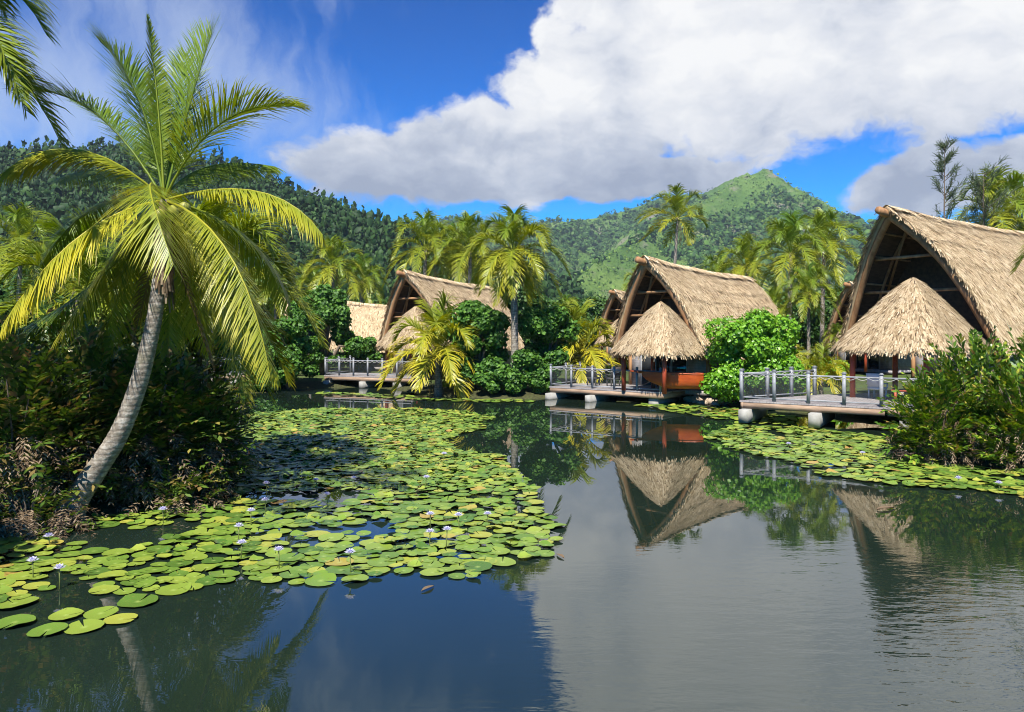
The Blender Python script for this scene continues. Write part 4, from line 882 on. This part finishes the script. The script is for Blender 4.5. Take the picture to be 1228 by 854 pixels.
FL = [(72,700,.33,'open lilac water lily at the far left among the near pads'),(196,622,.30,'white lilac water lily below the right end of the ferns'),(301,626,.34,'water lily on a tall stalk nearest behind the raft middle'),(286,645,.32,'pale water lily left of the raft middle'),(289,665,.30,'water lily between the raft middle and the blue gap'),(335,677,.34,'water lily standing in the blue water gap'),(421,682,.36,'water lily nearest to the open water in the middle'),(319,610,.3,'purple water lily at the shaded side of the raft'),
      (320,586,.25,'purple water lily in the shade band left'),(380,580,.22,'small purple water lily in the shade band middle'),(425,578,.22,'small purple water lily in the shade band right'),(516,628,.3,'left one of three lilac water lilies near the right tip'),(551,632,.34,'right one of three lilac water lilies near the right tip'),(515,648,.26,'front one of three lilac water lilies near the right tip'),(535,652,.36,'yellowish water lily bud by the right tip'),(393,600,.25,'water lily above the dark gap in the raft'),
      (585,622,.2,'small water lily close to the right raft edge'),(532,550,.3,'far water lily below the tongue of the raft'),(510,578,.25,'water lily at the end of the shade band'),(40,688,.3,'lilac water lily left of the open one'),
      (1035,545,.2,'white water lily left in the right raft'),(1148,578,.22,'white water lily under the right ferns'),(1199,583,.2,'white water lily farthest right'),(946,532,.16,'tiny white water lily under the nearest deck'),(60,650,.2,'purple water lily at the foot of the dead fronds')]
for f in FL: flower(f[0], f[1]+6, f[2]*.9, f[3], .8, rp.uniform(.3, .8))

def fallen_leaf(px, py, L, lb, rz):
    x, y = Wt(px, py); b = MB(); V = []
    for i in range(7):
        t = i/6; wd = .28*L*math.sin(PI*min(1, t*.96 + .03)); z = .012 + .05*L*math.sin(t*3.4)
        V += [(L*(t - .5), -wd*.5, z + .05*L), (L*(t - .5), 0, z), (L*(t - .5), wd*.5, z + .05*L)]
    b.add(V, [(3*i+j, 3*i+j+3, 3*i+j+4, 3*i+j+1) for i in range(6) for j in (0, 1)]); o = b.build('fallen_leaf', M['dead'], loc=(x, y, .0)); o.rotation_euler.z = rz; tag(o, lb, 'leaf', 'fallen leaves floating on the pond')
fallen_leaf(1062, 611, .5, 'pale curled leaf floating on open water before the right raft', .4)
fallen_leaf(513, 707, .3, 'pale leaf floating just off the edge of the near raft', 1.0)
fallen_leaf(672, 668, .28, 'small leaf floating beyond the right tip of the near raft', 2.0)

# ------------------------------------------------------------------ air
hz = MB(); hz.box((250, 1180, 180), (3400, 2760, 372)); o = hz.build('haze', None); o['kind'] = 'stuff'; o['label'] = 'thin bluish air'
n = NT('thin_air'); v = n.new('VolumePrincipled'); v.inputs['Color'].default_value = (.70,.82,.95,1); v.inputs['Density'].default_value = .0001; v.inputs['Anisotropy'].default_value = .2
n.t.links.new(v.outputs[0], n.out.inputs['Volume']); o.data.materials.append(n.m)
import os
if os.environ.get('NOHAZE'): bpy.data.objects.remove(o)

# ------------------------------------------------------------------ sky, sun, camera
SUN_EL, SUN_AZ = R(54), R(-163)                       # azimuth measured from +Y (view direction) towards +X; behind the camera, left
world = bpy.data.worlds.new('World'); bpy.context.scene.world = world; world.use_nodes = True
wn = NT.__new__(NT); wn.t = world.node_tree; wn.n = wn.t.nodes; wn.n.clear(); wn.out = wn.n.new('ShaderNodeOutputWorld')
sky = wn.new('TexSky'); sky.sky_type = 'NISHITA'; sky.sun_disc = False; sky.sun_elevation = SUN_EL; sky.sun_rotation = SUN_AZ; sky.altitude = 0; sky.air_density = 1.0; sky.dust_density = .2; sky.ozone_density = 3.0
dirv = wn.coord('Generated'); sx = wn.new('SeparateXYZ'); wn.put(sx.inputs[0], dirv)
az = wn.math('ARCTAN2', sx.outputs[0], sx.outputs[1]); el = wn.math('ARCSINE', sx.outputs[2])
cmb = wn.new('CombineXYZ'); wn.put(cmb.inputs[0], az); wn.put(cmb.inputs[1], el); ae = cmb.outputs[0]
def ang(px, py):
    x = (px-614)/F; z = (HY-py)/F; return math.atan2(x, 1), math.atan(z/math.hypot(1, x))
wrp = wn.noise(wn.mapping(ae, (1,1.2,1)), 7, 5, .6, 1)
vm = wn.new('VectorMath', operation='MULTIPLY_ADD'); wn.put(vm.inputs[0], wrp); vm.inputs[1].default_value = (.10,.07,0); sub = wn.new('VectorMath', operation='SUBTRACT'); wn.put(sub.inputs[0], ae); sub.inputs[1].default_value = (.05,.035,0); wn.put(vm.inputs[2], sub.outputs[0])
wae = vm.outputs[0]
def blob(px, py, rx, ry, rot=0):
    a, e = ang(px, py); mp = wn.new('Mapping'); mp.vector_type = 'TEXTURE'; wn.put(mp.inputs[0], wae); mp.inputs['Location'].default_value = (a, e, 0); mp.inputs['Scale'].default_value = (rx/F, ry/F, 1); mp.inputs['Rotation'].default_value = (0, 0, rot)
    l = wn.new('VectorMath', operation='LENGTH'); wn.put(l.inputs[0], mp.outputs[0]); return wn.math('SUBTRACT', 1.0, l.outputs['Value'])
def smax(a, b):
    n_ = wn.new('Math', operation='SMOOTH_MAX'); wn.put(n_.inputs[0], a); wn.put(n_.inputs[1], b); n_.inputs[2].default_value = .25; return n_.outputs[0]
BL = [(455,198,145,64,0),(580,185,180,84,0),(720,130,180,130,0),(900,70,330,138,0),(1130,60,320,118,0),(800,-60,180,170,.2),(1000,-160,420,210,0),(1105,222,105,48,.12),(1250,205,120,58,0),(720,210,260,40,0)]
fld = None
for bb in BL: q = blob(*bb); fld = q if fld is None else wn.math('MAXIMUM', fld, q)
det = wn.noise(wn.mapping(wae, (1,1.35,1)), 12, 12, .66)
vor = wn.new('TexVoronoi', feature='SMOOTH_F1'); wn.put(vor.inputs['Vector'], wn.mapping(wae, (1,1.2,1))); vor.inputs['Scale'].default_value = 13; vor.inputs['Detail'].default_value = 2; vor.inputs['Smoothness'].default_value = .6
bil = wn.math('SUBTRACT', .42, vor.outputs['Distance'])
den = wn.math('MULTIPLY_ADD', wn.math('SUBTRACT', det, .5), .62, wn.math('MULTIPLY_ADD', bil, .30, fld))
mask = wn.new('MapRange', interpolation_type='SMOOTHSTEP'); wn.put(mask.inputs[0], den); mask.inputs[1].default_value = .03; mask.inputs[2].default_value = .22
# thin high cloud at the left
cw = wn.noise(wn.mapping(wae, (3.2,1.0,1), (0,0,R(-38))), 5, 7, .6); cb = smax(smax(blob(250,70,300,110,-.6), blob(60,120,200,130,0)), blob(520,-170,300,130,.3))
cir = wn.new('MapRange', interpolation_type='SMOOTHSTEP'); wn.put(cir.inputs[0], wn.math('MULTIPLY_ADD', wn.math('SUBTRACT', cw, .5), 1.9, cb)); cir.inputs[1].default_value = .0; cir.inputs[2].default_value = 1.1; cir.inputs[4].default_value = .62
# light on the cloud: thick and low parts are greyer
lit = wn.noise(wn.mapping(wae, (1,1.6,1)), 6, 8, .6)
ev = wn.new('MapRange'); wn.put(ev.inputs[0], el); ev.inputs[1].default_value = ang(614,235)[1]; ev.inputs[2].default_value = ang(614,120)[1]
shade = wn.math('MULTIPLY_ADD', bil, .30, wn.math('ADD', wn.math('MULTIPLY', ev.outputs[0], .55), wn.math('MULTIPLY', wn.math('SUBTRACT', lit, .32), 1.7)))
ccol = wn.ramp(shade, [(.05, (1.75,2.0,2.6)), (.33, (2.65,2.88,3.4)), (.55, (3.7,3.82,4.12)), (.85, (4.75,4.75,4.75))])
gm = wn.new('Gamma'); wn.put(gm.inputs[0], wn.mix(1.0, sky.outputs[0], (.115,.115,.115), 'MULTIPLY')); gm.inputs[1].default_value = 1.75
skyc = wn.mix(1.0, gm.outputs[0], (.02,5.6,9.6), 'MULTIPLY')
c1 = wn.mix(cir.outputs[0], skyc, (2.8,3.3,4.2)); c2 = wn.mix(mask.outputs[0], c1, ccol)
bg = wn.new('Background'); wn.put(bg.inputs[0], c2); bg.inputs[1].default_value = .1; wn.t.links.new(bg.outputs[0], wn.out.inputs[0])

sd = bpy.data.lights.new('sun', 'SUN'); sd.energy = 5.0; sd.angle = R(.5); sd.color = (1, .95, .86); so = bpy.data.objects.new('sun', sd); COL.objects.link(so)
to = Vector((math.sin(SUN_AZ)*math.cos(SUN_EL), math.cos(SUN_AZ)*math.cos(SUN_EL), math.sin(SUN_EL))); so.rotation_euler = to.to_track_quat('Z', 'Y').to_euler(); so.location = (0, -20, 60)
cam = bpy.data.cameras.new('camera'); cam.lens = 28; cam.sensor_width = 36; cam.shift_y = -40/1228; cam.clip_end = 20000; co = bpy.data.objects.new('camera', cam); COL.objects.link(co); co.location = (0, 0, H); co.rotation_euler = (R(90), 0, 0)
sc = bpy.context.scene; sc.camera = co
sc.render.engine = 'CYCLES'; sc.view_settings.view_transform = 'Standard'; sc.view_settings.look = 'None'; sc.view_settings.exposure = 1.05; sc.view_settings.gamma = 1
cy = sc.cycles; cy.use_denoising = True; cy.denoiser = 'OPENIMAGEDENOISE'; cy.max_bounces = 6; cy.diffuse_bounces = 2; cy.glossy_bounces = 3; cy.transmission_bounces = 3; cy.transparent_max_bounces = 6; cy.volume_bounces = 0; cy.caustics_reflective = False; cy.caustics_refractive = False
cy.filter_width = 1.05; cy.use_adaptive_sampling = True; cy.adaptive_threshold = .015
